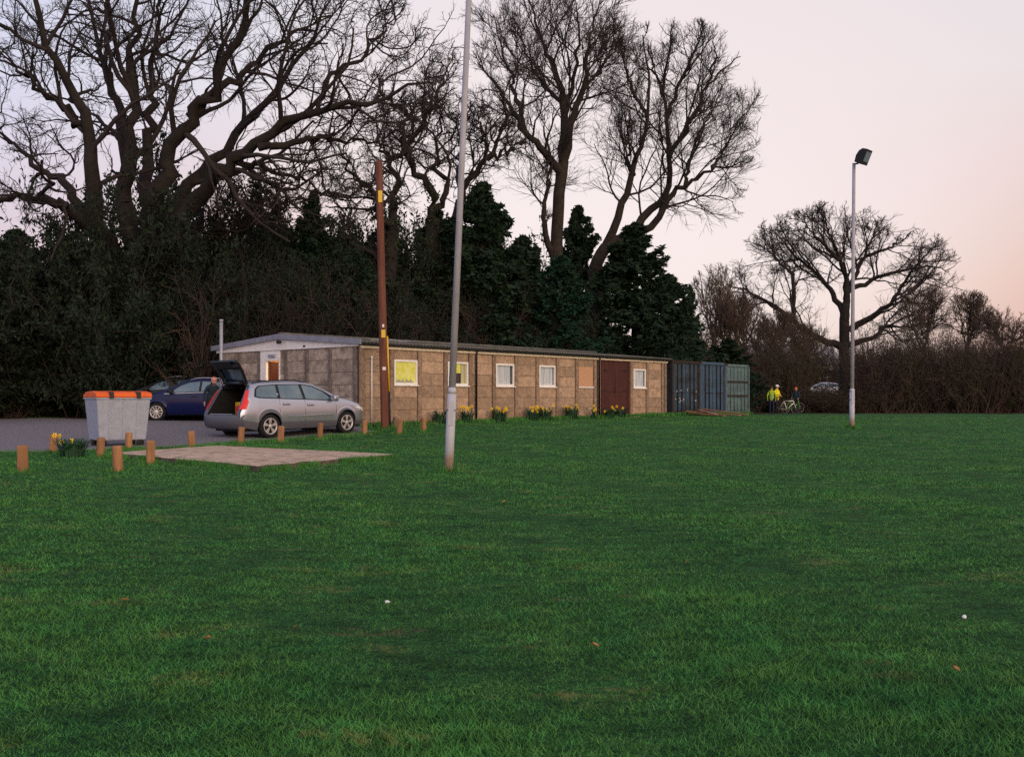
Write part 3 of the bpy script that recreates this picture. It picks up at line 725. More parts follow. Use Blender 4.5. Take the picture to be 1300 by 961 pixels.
# ------------------------------------------------------------------ cars
M['tyre'] = mat('tyre_rubber', (.012, .012, .013), .85); M['rim'] = mat('alloy_rim', (.60, .56, .56), .35, metal=.6); M['trim'] = mat('black_trim', (.012, .012, .014), .55)
M['cglass'] = mat('car_glass', (.03, .07, .11), .04, spec=1.0, c2=(.10, .16, .20), scale=1.6, coat=1)
M['silver'] = mat('silver_paint', (.44, .45, .53), .28, metal=.7, spec=.5, coat=.5); M['silverlow'] = mat('silver_plastic', (.10, .10, .12), .5)
M['bluepaint'] = mat('dark_blue_paint', (.005, .009, .060), .2, spec=.25, coat=.25); M['darkpaint'] = mat('black_paint', (.010, .011, .014), .25, spec=.3, coat=.3)
M['greypaint'] = mat('pale_silver_paint', (.55, .57, .64), .3, metal=.2, coat=.6)
M['redlight'] = mat('red_lens', (.75, .03, .015), .2, spec=.6); M['headlight'] = mat('clear_lens', (.65, .65, .68), .15, spec=.8); M['liner'] = mat('boot_liner', (.010, .010, .011), .9)
M['chrome'] = mat('chrome', (.7, .7, .72), .2, metal=.9)
def wheel_parts(parent, x, y, zc, R, side, spokes):
    w = empty('wheel', (x, y, zc), 0, parent); s = side
    MB().lathe([(-.10*s, R*.66), (-.095*s, R*.93), (-.07*s, R), (.07*s, R), (.098*s, R*.93), (.10*s, R*.70), (.085*s, R*.68)], 'y', 32).build('tyre', M['tyre'], w)
    rm = MB(); rm.lathe([(.09*s, R*.70), (.098*s, R*.685), (.095*s, R*.62), (.05*s, R*.60)], 'y', 32)
    rm.lathe([(.088*s, R*.17), (.095*s, R*.10), (.095*s, 0)], 'y', 16)
    for i in range(spokes):
        for off in (-.13, .13) if spokes == 5 else (0,):
            a = 2*math.pi*i/spokes+.3; c, sn = math.cos(a), math.sin(a); c2, s2 = math.cos(a+off), math.sin(a+off)
            p0 = Vector((c*R*.12, .088*s, sn*R*.12)); p1 = Vector((c2*R*.64, .09*s, s2*R*.64)); t = Vector((-sn, 0, c))*R*(.062 if spokes == 5 else .05); dn = Vector((0, -.03*s, 0))
            rm.add([p0-t, p0+t, p1+t, p1-t, p0-t+dn, p0+t+dn, p1+t+dn, p1-t+dn], [(0, 1, 2, 3), (0, 4, 5, 1), (1, 5, 6, 2), (2, 6, 7, 3), (3, 7, 4, 0)])
    rm.build('rim', M['rim'], w)
    MB().lathe([(.04*s, R*.62), (.042*s, 0)], 'y', 20).build('brake_disc', M['trim'], w)

def car(name, label, pos, heading, paint, P, lowmat=None, pitch=0.0, open_tail=False):
    e = empty(name, pos, heading); e.rotation_euler = (0, -pitch, heading); tag(e, label, 'car')
    xf, xr, wb, Wd = P['xf'], P['xr'], P['wb'], P['W']/2; R, RA, zc = .315, .365, .312
    topx, topz = zip(*P['top']); beltx, beltz = zip(*P['belt'])
    arches = (wb/2, -wb/2)
    xs = set(np.round(np.linspace(xr, xf, 56), 3))
    for xc in arches:
        xs = {x for x in xs if abs(x-xc) > RA+.012}
        xs |= {round(xc+RA*math.cos(t), 4) for t in np.linspace(0, math.pi, 19)}
        xs |= {round(xc+RA+.005, 4), round(xc-RA-.005, 4)}
    xs = np.array(sorted(xs)); n = len(xs)
    def plan(x):      # half width factor along the length
        return float(np.interp(x, [xr, xr+.12, xr+.5, -.5, .8, xf-.75, xf-.3, xf-.1, xf], [.885, .935, .97, 1, 1, .965, .88, .76, .62]))
    def wz(z): return float(np.interp(z, [.18, .30, .45, .62, .80, .95, 1.08], [.86, .945, .985, 1.0, .99, .965, .94]))
    def topf(x): return float(np.interp(x, topx, topz))
    def belt(x): return min(float(np.interp(x, beltx, beltz)), topf(x)-.035)
    def side_y(x, z):
        b_ = belt(x)
        if z <= b_: return Wd*plan(x)*wz(z)
        return Wd*plan(x)*wz(b_)-(z-b_)*(.40+.10*(z-b_))
    def bottom(x):
        z = P.get('sill', .21)+max(0, (x-xf+.5))*.12+max(0, (xr+.5-x))*.22
        for xc in arches:
            if abs(x-xc) < RA: z = max(z, zc+math.sqrt(max(RA*RA-(x-xc)**2, 0)))
        return z
    def shear(x, z):
        if x > xr+.9 or z < .66: return 0.0
        w = max(0, 1-(x-xr)/.9); return P.get('shear', .3)*(z-.66)*w*w
    rings = []; NS = 9
    for x in xs:
        b0, b_, t_ = bottom(x), belt(x), topf(x); pts = []
        for i in range(NS):
            z = b0+(b_-b0)*i/(NS-1)
            flare = 0.0
            for xc in arches:
                d = math.hypot(x-xc, z-zc)
                if d < RA+.09: flare = max(flare, .022*(1-(d-RA)/.09))
            pts.append((x, side_y(x, z)+flare, z))
        for i in (1, 2, 3): z = b_+(t_-.03-b_)*i/3; pts.append((x, side_y(x, z), z))
        ye = side_y(x, t_-.03)
        for f, dz in ((.92, -.008), (.78, .008), (.5, .025), (0, .034)): pts.append((x, ye*f, t_+dz-.005))
        rings.append([(px_+shear(px_, z), y, z) for px_, y, z in pts])
    m_ = len(rings[0]); V = []; Fc = []; mi = []
    for s in (1, -1):
        o = len(V)
        for r_ in rings: V += [(x, y*s, z) for x, y, z in r_]
        for i in range(n-1):
            for j in range(m_-1):
                q = (o+i*m_+j, o+(i+1)*m_+j, o+(i+1)*m_+j+1, o+i*m_+j+1); Fc.append(q if s < 0 else q[::-1])
                xm = (xs[i]+xs[i+1])/2; g = 0
                if j >= NS+2 and P['ws'][0] < xm < P['ws'][1]: g = 1
                if not open_tail and j >= NS+2 and P.get('rw') and P['rw'][0] < xm < P['rw'][1]: g = 1
                if j < 2: g = 2
                mi.append(g)
        caps = [n-1] if open_tail else [0, n-1]
        for ci in caps:
            for j in range(m_-2):
                c = len(V); V.append((rings[ci][j][0], 0, rings[ci][j][2])); V.append((rings[ci][j+1][0], 0, rings[ci][j+1][2]))
                a = o+ci*m_+j; q = (a, a+1, c+1, c); Fc.append(q if (s > 0) == (ci == 0) else q[::-1]); mi.append(0)
    bm = bmesh.new(); vv = [bm.verts.new(v) for v in V]
    for q, g in zip(Fc, mi):
        try: f = bm.faces.new([vv[i] for i in q]); f.material_index = g; f.smooth = True
        except ValueError: pass
    bmesh.ops.remove_doubles(bm, verts=bm.verts, dist=.0015)
    bmesh.ops.recalc_face_normals(bm, faces=bm.faces)
    me = bpy.data.meshes.new('body'); bm.to_mesh(me); bm.free()
    link('body', me, [paint, M['cglass'], lowmat or paint], e)
    # underbody and wheels
    MB().box(xr+.25, xf-.2, -.66, .66, .19, .58).build('underbody', M['trim'], e)
    for xc in arches:
        for s in (1, -1): wheel_parts(e, xc, s*(Wd-.115), R, R, s, P.get('spokes', 5))
    # side glass, pillars trim, handles, mirrors
    def surf_poly(poly, s, off, thick=.004):
        poly = [Vector((x, z)) for x, z in poly]; dense = []
        for i in range(len(poly)):
            a, b_ = poly[i], poly[(i+1) % len(poly)]; kk = max(1, int((b_-a).length/.12))
            dense += [a+(b_-a)*j/kk for j in range(kk)]
        c = sum(dense, Vector((0, 0)))/len(dense); nn = len(dense)
        def P3(p, o_): return (p.x+shear(p.x, p.y), s*(side_y(p.x, p.y)+o_), p.y)
        mb = MB(); mb.add([P3(p, off) for p in dense]+[P3(c, off+.002)]+[P3(p, off-thick-.02) for p in dense], [(i, (i+1) % nn, nn) for i in range(nn)]+[(i, (i+1) % nn, nn+1+(i+1) % nn, nn+1+i) for i in range(nn)])
        return mb
    for s in (1, -1):
        surf_poly(P['dlo'], s, .006).build('window_trim', M['trim'], e)
        for poly in P['windows']: surf_poly(poly, s, .014).build('side_window', M['cglass'], e)
        for dx in P['doors']:
            for i_ in range(1): 
                surf_poly([(dx, .30), (dx+.010, .30), (dx+.010, belt(dx)-.01), (dx, belt(dx)-.01)], s, .002).build('door_gap', M['trim'], e)
        for hx in P['handles']:
            z = belt(hx)-.13; surf_poly([(hx-.12, z-.032), (hx+.12, z-.028), (hx+.12, z+.03), (hx-.12, z+.026)], s, .004).build('handle_recess', M['trim'], e); surf_poly([(hx-.11, z-.008), (hx+.11, z-.004), (hx+.11, z+.026), (hx-.11, z+.022)], s, .03).build('door_handle', paint, e)
        if P.get('strip'):
            x0, x1, z = P['strip']; surf_poly([(x0, z-.018), (x1, z-.018), (x1, z+.018), (x0, z+.018)], s, .022).build('side_strip', M['chrome'] if P.get('chrome') else paint, e)
        if P.get('belt_chrome'):
            x0, x1 = P['belt_chrome']; surf_poly([(x0, belt(x0)+.004), (x1, belt(x1)+.004), (x1, belt(x1)+.026), (x0, belt(x0)+.026)], s, .016).build('belt_trim', M['chrome'], e)
        mx_ = P['mirror']; y = s*(side_y(mx_, belt(mx_))+.10); zz_ = belt(mx_)+.09
        mi_ = MB(); mi_.box(mx_-.09, mx_+.09, y-.10, y+.10, zz_-.065, zz_+.075, .04); mi_.box(mx_-.03, mx_+.04, min(y, s*Wd*.85), max(y, s*Wd*.85), zz_-.07, zz_-.03)
        mi_.build('mirror', P.get('mirmat', M['trim']), e)
        # head lamp wraps round the nose
        z0 = topf(xf-.25); surf_poly([(xf-.52, z0-.10), (xf-.12, z0-.22), (xf-.10, z0-.12), (xf-.40, z0-.045)], s, .008).build('headlight', M['headlight'], e)
        if P.get('rails'): 
            pts = [(x, s*(side_y(x, topf(x)-.03)*.93), topf(x)+(.03 if 0 < i < 6 else -.005)) for i, x in enumerate(np.linspace(P['rails'][0], P['rails'][1], 7))]
            MB().tube(pts, .016, 6).build('roof_rail', P.get('railmat', M['chrome']), e)
    g0 = topf(xf-.05)
    MB().box(xf-.06, xf+.012, -.42, .42, .30, .42, .01).build('grille', M['trim'], e); MB().box(xf-.06, xf+.006, -.36, .36, .52, g0-.06, .01).build('grille', M['trim'], e)
    MB().box(xf+.013, xf+.022, -.26, .26, .44, .52).build('number_plate', M['white'], e)
    if open_tail:
        # boot interior, surround, bumper, lights and raised tailgate
        zt_ = topf(xr)-.03
        def rx(z): return xr+shear(xr, z)
        yb, ytp = .66, .54
        q = []
        for xx, f in ((0, 1), (1.15, .92)):
            q += [(rx(.60)+.01+xx, -yb*f, .60), (rx(.60)+.01+xx, yb*f, .60), (rx(zt_)+.01+xx*.8, ytp*f, zt_-.06), (rx(zt_)+.01+xx*.8, -ytp*f, zt_-.06)]
        MB().add(q, [(0, 1, 5, 4), (1, 2, 6, 5), (2, 3, 7, 6), (3, 0, 4, 7), (4, 5, 6, 7)]).build('boot', M['liner'], e)
        for s in (1, -1):        # surround between liner and outer skin
            st = []
            for i in range(8):
                z = .58+(zt_-.58)*i/7; yi = s*(yb+(ytp-yb)*(z-.6)/(zt_-.66)); st += [(rx(z)-.004, yi, z), (rx(z)-.004, s*side_y(xr, z)*.995, z)]
            MB().add(st, [(2*i, 2*i+1, 2*i+3, 2*i+2) for i in range(7)], True).build('tailgate_surround', M['silverlow'], e)
            lt = []
            for i in range(7):
                z = .78+(zt_-.10-.78)*i/6; w_ = .10-.03*i/6; lt += [(rx(z)-.028, s*(side_y(xr, z)*.88), z), (rx(z)-.02, s*(side_y(xr, z)+.008), z), (rx(z)+w_, s*(side_y(xr+w_, z)+.012), z)]
            MB().add(lt, [(3*i+j, 3*i+j+1, 3*i+j+4, 3*i+j+3) for i in range(6) for j in (0, 1)], True).build('tail_light', M['redlight'], e)
        bb = MB(); kz = [(.26, .02), (.34, -.10), (.56, -.12), (.63, -.06), (.64, .06)]; ys = np.linspace(-1, 1, 13); vs = []
        for yy in ys:
            pull = .16*abs(yy)**3
            for z, dx in kz: vs.append((xr+dx+pull, yy*Wd*.955, z))
        bb.add(vs, [(i*5+j, i*5+j+1, (i+1)*5+j+1, (i+1)*5+j) for i in range(12) for j in range(4)], True).build('rear_bumper', M['silverlow'], e)
        MB().box(xr-.03, xr+.02, -.5, .5, .641, .658, .004).build('boot_sill', M['chrome'], e)
        hx_, hz = rx(zt_)+.08, zt_+.04
        tg = empty('tailgate', (hx_, 0, hz), 0, e); tg.rotation_euler = (0, math.radians(54), 0)      # local -x points to the lip
        Lg, w0, w1 = .76, .50, .64
        sh = MB(); N_ = 9; vs = []
        for i in range(N_):
            t = i/(N_-1); hw = w0+(w1-w0)*t; bow = .10*math.sin(t*2.4)
            for yy in (-1, -.82, 0, .82, 1): vs.append((-Lg*t, hw*yy, bow*(.6 if abs(yy) == 1 else 1)))
        fs = [(i*5+j, i*5+j+1, (i+1)*5+j+1, (i+1)*5+j) for i in range(N_-1) for j in range(4)]
        gl = [f for k_, f in enumerate(fs) if (k_ % 4 in (1, 2)) and 1 <= k_//4 < 5]; sk = [f for f in fs if f not in gl]
        a_ = MB(); a_.add(vs, sk, True); po = a_.build('skin', M['darkpaint'], tg); md = po.modifiers.new('s', 'SOLIDIFY'); md.thickness = .05
        a_ = MB(); a_.add(vs, gl, True); po = a_.build('rear_window', M['cglass'], tg); md = po.modifiers.new('s', 'SOLIDIFY'); md.thickness = .006
        MB().box(-Lg-.005, -Lg+.22, -.30, .30, -.02, .0, .01).build('latch_panel', M['trim'], tg)
        MB().tube([(-.42, .02, .13), (-.25, .2, .13)], .012, 6).build('wiper', M['trim'], tg)
        for s in (1, -1): MB().tube([(rx(zt_)+.02, s*.50, zt_-.12), (hx_-.20, s*.52, hz+.26)], .012, 6).build('gas_strut', M['trim'], e)
        MB().box(rx(.62)+.55, rx(.62)+.85, -.1, .18, .605, .86, .03).build('red_bag', M['redlight'], e); MB().box(rx(.62)+.7, rx(.62)+.95, .2, .42, .605, .95, .03).build('yellow_bag', M['yellow'], e)
    return e
EST = dict(xf=2.20, xr=-2.20, wb=2.64, W=1.84, spokes=5, shear=.58, sill=.22,
    top=[(-2.2, 1.40), (-2.0, 1.435), (-1.5, 1.475), (-.6, 1.50), (-.1, 1.485), (.25, 1.43), (.55, 1.31), (1.12, 1.035), (1.5, .965), (1.85, .875), (2.08, .77), (2.2, .66)],
    belt=[(-2.2, 1.06), (-1.6, 1.055), (-.2, .99), (.95, .92), (1.3, .90), (2.2, .6)], ws=(.32, 1.06), rw=None,
    dlo=[(-1.86, 1.10), (-1.70, 1.062), (-1.0, 1.03), (0, .985), (1.04, .925), (.98, .99), (.55, 1.225), (.2, 1.365), (-.15, 1.415), (-1.0, 1.415), (-1.62, 1.385), (-1.80, 1.30)],
    windows=[[(-1.78, 1.12), (-1.68, 1.085), (-1.06, 1.055), (-1.02, 1.39), (-1.58, 1.365), (-1.74, 1.28)], [(-.96, 1.05), (-.22, 1.018), (-.26, 1.395), (-.94, 1.392)], [(-.13, 1.013), (.80, .965), (.50, 1.20), (.18, 1.34), (-.16, 1.39)]],
    doors=[-1.0, -.17, .92], handles=[-.78, .02], strip=(-.74, .80, .56), chrome=False, mirror=.80, rails=(-1.7, .0), railmat=M['trim'], mirmat=M['silver'])
rw_, fw_ = on_ground(341, 26.3), on_ground(439, 28.35)
fwd = (fw_-rw_); hdg = math.atan2(fwd.y, fwd.x); right = Vector((math.sin(hdg), -math.cos(hdg), 0))
cen = (rw_+fw_)/2-right*.82; cen.z = (rw_.z+fw_.z)/2+.03
car('estate_car', 'silver estate car with its tailgate raised on the gravel', cen, hdg, M['silver'], EST, M['silverlow'], math.asin((fw_.z-rw_.z)/fwd.length), True)
HAT = dict(xf=2.15, xr=-2.15, wb=2.65, W=1.83, spokes=10, shear=.35, sill=.22,
    top=[(-2.15, .95), (-2.0, 1.12), (-1.75, 1.27), (-1.3, 1.40), (-.6, 1.47), (-.1, 1.475), (.3, 1.42), (.6, 1.30), (1.22, 1.03), (1.6, .95), (1.9, .85), (2.06, .75), (2.15, .62)],
    belt=[(-2.15, .92), (-1.6, 1.03), (-.2, 1.0), (1.05, .93), (1.4, .9), (2.15, .6)], ws=(.38, 1.14), rw=(-2.0, -1.5),
    dlo=[(-1.62, 1.08), (-1.5, 1.05), (0, 1.005), (1.08, .94), (1.0, 1.0), (.55, 1.245), (.2, 1.36), (-.2, 1.40), (-1.0, 1.375), (-1.45, 1.23)],
    windows=[[(-1.45, 1.11), (-1.02, 1.075), (-.98, 1.345), (-1.36, 1.21)], [(-.95, 1.07), (-.2, 1.04), (-.22, 1.375), (-.92, 1.35)], [(-.12, 1.035), (.86, .98), (.5, 1.225), (.2, 1.335), (-.14, 1.37)]],
    doors=[-1.05, -.16, .98], handles=[-.8, .02], strip=None, mirror=.82, belt_chrome=(-1.5, 1.05))
bp_ = on_ground(197, 34.6); ang = math.radians(184)
cc = bp_-Vector((math.cos(ang), math.sin(ang), 0))*1.325+Vector((0, .80, 0)); cc.z = float(zt(cc.x, cc.y))+.03
car('hatchback_car', 'dark blue hatchback parked behind the silver estate car', cc, ang, M['bluepaint'], dict(HAT, rails=(-1.3, .25), railmat=M['chrome']))
bp3 = on_ground(172, 36.9); a3 = math.radians(182)
c3 = bp3-Vector((math.cos(a3), math.sin(a3), 0))*1.2+Vector((.05, .8, .06)); c3.z = float(zt(c3.x, c3.y))+.14
car('parked_car', 'black car with silver roof rail parked behind the dark blue hatchback', c3, a3, M['darkpaint'], dict(HAT, rails=(-1.3, .3), belt_chrome=None))
cf = on_ground(1043, 98)+Vector((0, 0, .04))
car('road_car', 'pale silver car on the road beyond the hedge', cf, math.radians(176), M['greypaint'], dict(HAT, belt_chrome=None))

# ------------------------------------------------------------------ people
M['skin'] = mat('skin', (.52, .24, .17), .6); M['navy'] = mat('navy_cloth', (.012, .022, .035), .9, (.02, .035, .05), 10, 4); M['darkcloth'] = mat('dark_trousers', (.018, .02, .028), .9)
M['denim'] = mat('navy_trousers', (.016, .022, .06), .9); M['hivis'] = mat('lime_hi_vis', (.42, .62, .03), .7, (.34, .5, .03), 9, 3, emit=None); M['hivisy'] = mat('yellow_hi_vis', (.80, .68, .01), .7); M['greysl'] = mat('grey_cloth', (.20, .23, .27), .9)
M['hair'] = mat('short_hair', (.10, .07, .055), .9); M['shoe'] = mat('black_shoe', (.012, .012, .012), .6); M['helm_w'] = mat('white_helmet', (.78, .76, .78), .4); M['helm_y'] = mat('yellow_hat', (.80, .62, .02), .6); M['beanie'] = mat('orange_hat', (.75, .16, .05), .8)
def person(label, pos, rz, pose, mats, headgear=None, height=1.75):
    """pose: dict of joint positions (metres for a 1.75 m person, facing -y)"""
    e = empty('person', pos, rz); tag(e, label, 'person'); k = height/1.75; e.scale = (k, k, k)
    J = dict(pelvis=(0, 0, .95), belly=(0, 0, 1.10), chest=(0, .01, 1.30), neckb=(0, .02, 1.45), neck=(0, .01, 1.52), head0=(0, -.01, 1.59), head1=(0, -.01, 1.66), head2=(0, .0, 1.70),
             hipL=(.09, 0, .90), kneeL=(.10, -.02, .50), ankL=(.10, .02, .09), toeL=(.11, -.14, .04), hipR=(-.09, 0, .90), kneeR=(-.10, -.02, .50), ankR=(-.10, .02, .09), toeR=(-.11, -.14, .04),
             shL=(.17, .02, 1.41), elL=(.24, .03, 1.13), wrL=(.24, -.06, .90), shR=(-.17, .02, 1.41), elR=(-.24, .03, 1.13), wrR=(-.24, -.06, .90))
    J.update(pose)
    Rr = dict(pelvis=(.155, .115), belly=(.15, .11), chest=(.165, .12), neckb=(.10, .085), neck=(.058, .06), head0=(.066, .085), head1=(.074, .095), head2=(.055, .07),
              hipL=.088, kneeL=.060, ankL=.042, toeL=.038, hipR=.088, kneeR=.060, ankR=.042, toeR=.038, shL=.065, elL=.048, wrL=.036, shR=.065, elR=.048, wrR=.036)
    E = [('pelvis', 'belly', 't'), ('belly', 'chest', 't'), ('chest', 'neckb', 't'), ('neckb', 'neck', 's'), ('neck', 'head0', 's'), ('head0', 'head1', 's'), ('head1', 'head2', 's')]
    for s in 'LR':
        E += [('pelvis', 'hip'+s, 'l'), ('hip'+s, 'knee'+s, 'l'), ('knee'+s, 'ank'+s, 'l'), ('ank'+s, 'toe'+s, 'f'), ('neckb', 'sh'+s, 't'), ('sh'+s, 'el'+s, 'a'), ('el'+s, 'wr'+s, 'a')]
        w, el_ = Vector(J['wr'+s]), Vector(J['el'+s]); d = (w-el_).normalized(); sx = 1 if s == 'L' else -1
        lat = d.cross(Vector((sx, 0, 0.01))).normalized(); up = lat.cross(d).normalized()
        J['palm'+s] = tuple(w+d*.07); Rr['palm'+s] = (.036, .022); E.append(('wr'+s, 'palm'+s, 's'))
        for q, (o_, ln) in enumerate(((-.03, .065), (-.01, .078), (.01, .072), (.03, .055))):
            a = w+d*.085+lat*o_; b_ = a+d*ln*.5-up*sx*.004; c = a+d*ln*.85-up*.02
            for nm, pt in ((f'f{q}a{s}', a), (f'f{q}b{s}', b_), (f'f{q}c{s}', c)): J[nm] = tuple(pt); Rr[nm] = .009
            E += [('palm'+s, f'f{q}a{s}', 's'), (f'f{q}a{s}', f'f{q}b{s}', 's'), (f'f{q}b{s}', f'f{q}c{s}', 's')]
        a = w+d*.03+lat*-.04; b_ = a+d*.04+lat*-.02
        J['ta'+s], J['tb'+s] = tuple(a), tuple(b_); Rr['ta'+s] = .011; Rr['tb'+s] = .010; E += [('wr'+s, 'ta'+s, 's'), ('ta'+s, 'tb'+s, 's')]
    names = list(J); me = bpy.data.meshes.new('sk'); me.from_pydata([J[n_] for n_ in names], [(names.index(a), names.index(b_)) for a, b_, _ in E], [])
    tmp = bpy.data.objects.new('sk', me); col.objects.link(tmp); md = tmp.modifiers.new('Skin', 'SKIN'); md.use_smooth_shade = True
    for i, n_ in enumerate(names):
        r_ = Rr[n_]; me.skin_vertices[0].data[i].radius = r_ if isinstance(r_, tuple) else (r_, r_); me.skin_vertices[0].data[i].use_root = n_ == 'pelvis'
    sd = tmp.modifiers.new('Sub', 'SUBSURF'); sd.levels = sd.render_levels = 2
    dg = bpy.context.evaluated_depsgraph_get(); body = bpy.data.meshes.new_from_object(tmp.evaluated_get(dg)); bpy.data.objects.remove(tmp); body.name = 'body'
    body.materials.clear()
    slots = ['s', 't', 'a', 'l', 'f']
    for sl in slots: body.materials.append({'s': M['skin'], 't': mats['top'], 'a': mats.get('arm', mats['top']), 'l': mats['legs'], 'f': M['shoe']}[sl])
    P0 = np.array([J[a] for a, b_, _ in E]); P1 = np.array([J[b_] for a, b_, _ in E]); kind = [slots.index(kk) for *_, kk in E]
    rad = np.array([np.mean([np.mean(Rr[a]), np.mean(Rr[b_])]) for a, b_, _ in E])
    C = np.empty(len(body.polygons)*3); body.polygons.foreach_get('center', C); C = C.reshape(-1, 3)
    dv = P1-P0; t = np.clip(((C[:, None]-P0)*dv).sum(-1)/(dv**2).sum(-1), 0, 1); dist = np.linalg.norm(C[:, None]-(P0+t[..., None]*dv), axis=-1)/rad
    body.polygons.foreach_set('material_index', np.array(kind, dtype=np.int32)[dist.argmin(1)]); body.polygons.foreach_set('use_smooth', [True]*len(body.polygons))
    link('body', body, None, e)
    h = Vector(J['head1'])
    MB().tube([h+Vector((0, -.075, .005)), h+Vector((0, -.108, -.028)), h+Vector((0, -.085, -.04))], [.010, .017, .012], 6).build('nose', M['skin'], e)
    for s in (1, -1):
        MB().lathe([(-.008, 0), (-.006, .026), (.006, .03), (.008, 0)], 'x', 10, h+Vector((s*.080, .01, -.02))).build('ear', M['skin'], e)
        MB().lathe([(-.088, .0), (-.089, .010), (-.083, .012)], 'y', 8, h+Vector((s*.032, 0, .005))).build('eye', M['shoe'], e)
    MB().box(h.x-.025, h.x+.025, h.y-.092, h.y-.07, h.z-.068, h.z-.058, .003).build('mouth', M['hair'], e)
    if headgear:
        gm, full = headgear; prof = [(-.01, .10), (.03, .104), (.07, .095), (.10, .07), (.118, .03), (.12, 0)] if full else [(-.05, .089), (.0, .093), (.04, .085), (.065, .06), (.078, 0)]
        g_ = MB(); g_.lathe(prof, 'z', 16, h+Vector((0, .012, .03))); 
        if full: g_.box(h.x-.07, h.x+.07, h.y-.16, h.y-.08, h.z+.02, h.z+.035, .006)
        o = g_.build('helmet' if full else 'hair', gm, e); o.scale = (1, 1.0, 1)
    if mats.get('band'):
        for z in (1.02, 1.18):
            MB().lathe([(-.025, .166), (.025, .168)], 'z', 20, (0, 0, z)).build('reflective_band', mats['band'], e).scale = (1, .8, 1)
    return e
mp_ = on_ground(268, 30.2)
person('bald person in dark top bending beside the open car boot', mp_, math.radians(28), dict(chest=(.03, -.06, 1.28), neckb=(.04, -.12, 1.41), neck=(.045, -.15, 1.47), head0=(.05, -.19, 1.53), head1=(.055, -.20, 1.60), head2=(.055, -.19, 1.64),
       shL=(.21, -.09, 1.37), elL=(.27, -.16, 1.10), wrL=(.14, -.34, 1.02), shR=(-.14, -.09, 1.37), elR=(-.24, -.06, 1.11), wrR=(-.25, -.16, .88)), dict(top=M['navy'], legs=M['darkcloth'], arm=M['navy']), (M['skin'], False), 1.60)
person('person in lime hi-vis jacket and yellow hat, back turned', on_ground(979.5, 60.3), math.radians(165), dict(kneeL=(.09, 0, .5), elL=(.27, .05, 1.14), elR=(-.27, .05, 1.14)), dict(top=M['hivis'], legs=M['denim'], arm=M['hivis'], band=M['greysl']), (M['helm_y'], False), 1.66)
person('person in yellow hi-vis jacket and white helmet', on_ground(986.5, 61.2), math.radians(40), dict(elL=(.26, -.02, 1.15), wrL=(.12, -.22, 1.12), elR=(-.26, -.02, 1.15), wrR=(-.12, -.2, 1.12)), dict(top=M['hivisy'], legs=M['darkcloth'], arm=M['hivisy'], band=M['navy']), (M['helm_w'], True), 1.76)
person('person in dark jacket and orange hat holding a bicycle', on_ground(1010.5, 61.8), math.radians(-30), dict(elL=(.27, -.06, 1.15), wrL=(.24, -.30, 1.02), elR=(-.27, -.06, 1.15), wrR=(-.20, -.32, 1.02)), dict(top=M['navy'], legs=M['darkcloth'], arm=M['navy']), (M['beanie'], False), 1.62)

# ------------------------------------------------------------------ bicycles
M['bikew'] = mat('white_bike_paint', (.78, .68, .64), .4); M['bikeg'] = mat('green_bike_paint', (.12, .55, .05), .4); M['bikemetal'] = mat('bike_metal', (.3, .3, .3), .4, metal=.6)
def bicycle(pos, rz, m, label):
    e = empty('bicycle', pos, rz); e.rotation_euler = (math.radians(6), 0, rz); tag(e, label, 'bicycle')
    for x in (-.52, .52):
        w = empty('wheel', (x, 0, .34), 0, e); ty = MB(); ty.tube([(.325*math.cos(t), 0, .325*math.sin(t)) for t in np.linspace(0, 2*math.pi, 33)], .018, 6, False); ty.build('tyre', M['tyre'], w)
        rm = MB(); rm.tube([(.30*math.cos(t), 0, .30*math.sin(t)) for t in np.linspace(0, 2*math.pi, 33)], .009, 5, False)
        for q in range(14): a = q*2*math.pi/14; rm.tube([(0, .02*(-1)**q, 0), (.30*math.cos(a), 0, .30*math.sin(a))], .002, 3)
        rm.tube([(0, -.04, 0), (0, .04, 0)], .02, 8); rm.build('rim', M['bikemetal'], w)
    fr = MB(); bb, st, hd_, hb, ra = (-.05, 0, .30), (-.20, 0, .80), (.36, 0, .82), (.39, 0, .70), (-.52, 0, .34)
    for a, b_, r_ in ((bb, st, .024), (st, hd_, .026), (bb, hb, .034), (hd_, hb, .03), (bb, ra, .014), (st, ra, .012)): fr.tube([a, b_], r_, 8)
    fr.build('frame', m, e)
    MB().tube([hb, (.44, 0, .55), (.52, 0, .34)], .017, 6).build('fork', m, e)
    MB().tube([hd_, (.35, 0, .95)], .016, 6).build('stem', M['bikemetal'], e); MB().tube([(.28, -.28, .97), (.36, -.12, .96), (.36, .12, .96), (.28, .28, .97)], .014, 6).build('handlebar', M['trim'], e)
    MB().tube([st, (-.225, 0, .90)], .014, 6).build('seat_post', M['bikemetal'], e)
    MB().add([(-.36, -.075, .93), (-.36, .075, .93), (-.10, .02, .93), (-.10, -.02, .93), (-.36, -.06, .90), (-.36, .06, .90), (-.10, .015, .905), (-.10, -.015, .905)], [(0, 1, 2, 3), (4, 7, 6, 5), (0, 4, 5, 1), (1, 5, 6, 2), (2, 6, 7, 3), (3, 7, 4, 0)]).build('saddle', M['trim'], e)
    MB().lathe([(.03, .09), (.035, .09), (.035, 0)], 'y', 20, bb).build('chainring', M['bikemetal'], e); MB().tube([(-.05, .05, .30), (.05, .05, .16), (.05, .12, .16)], .01, 5).build('pedal', M['trim'], e); MB().tube([(-.05, -.05, .30), (-.15, -.05, .44), (-.15, -.12, .44)], .01, 5).build('pedal', M['trim'], e)
b1 = on_ground(1000, 60.9); bicycle(b1, math.radians(-28), M['bikew'], 'white framed bicycle standing on the grass by the people')
b2_ = on_ground(1006, 62.1); bicycle(b2_, math.radians(20), M['bikeg'], 'green framed bicycle standing behind the white one')

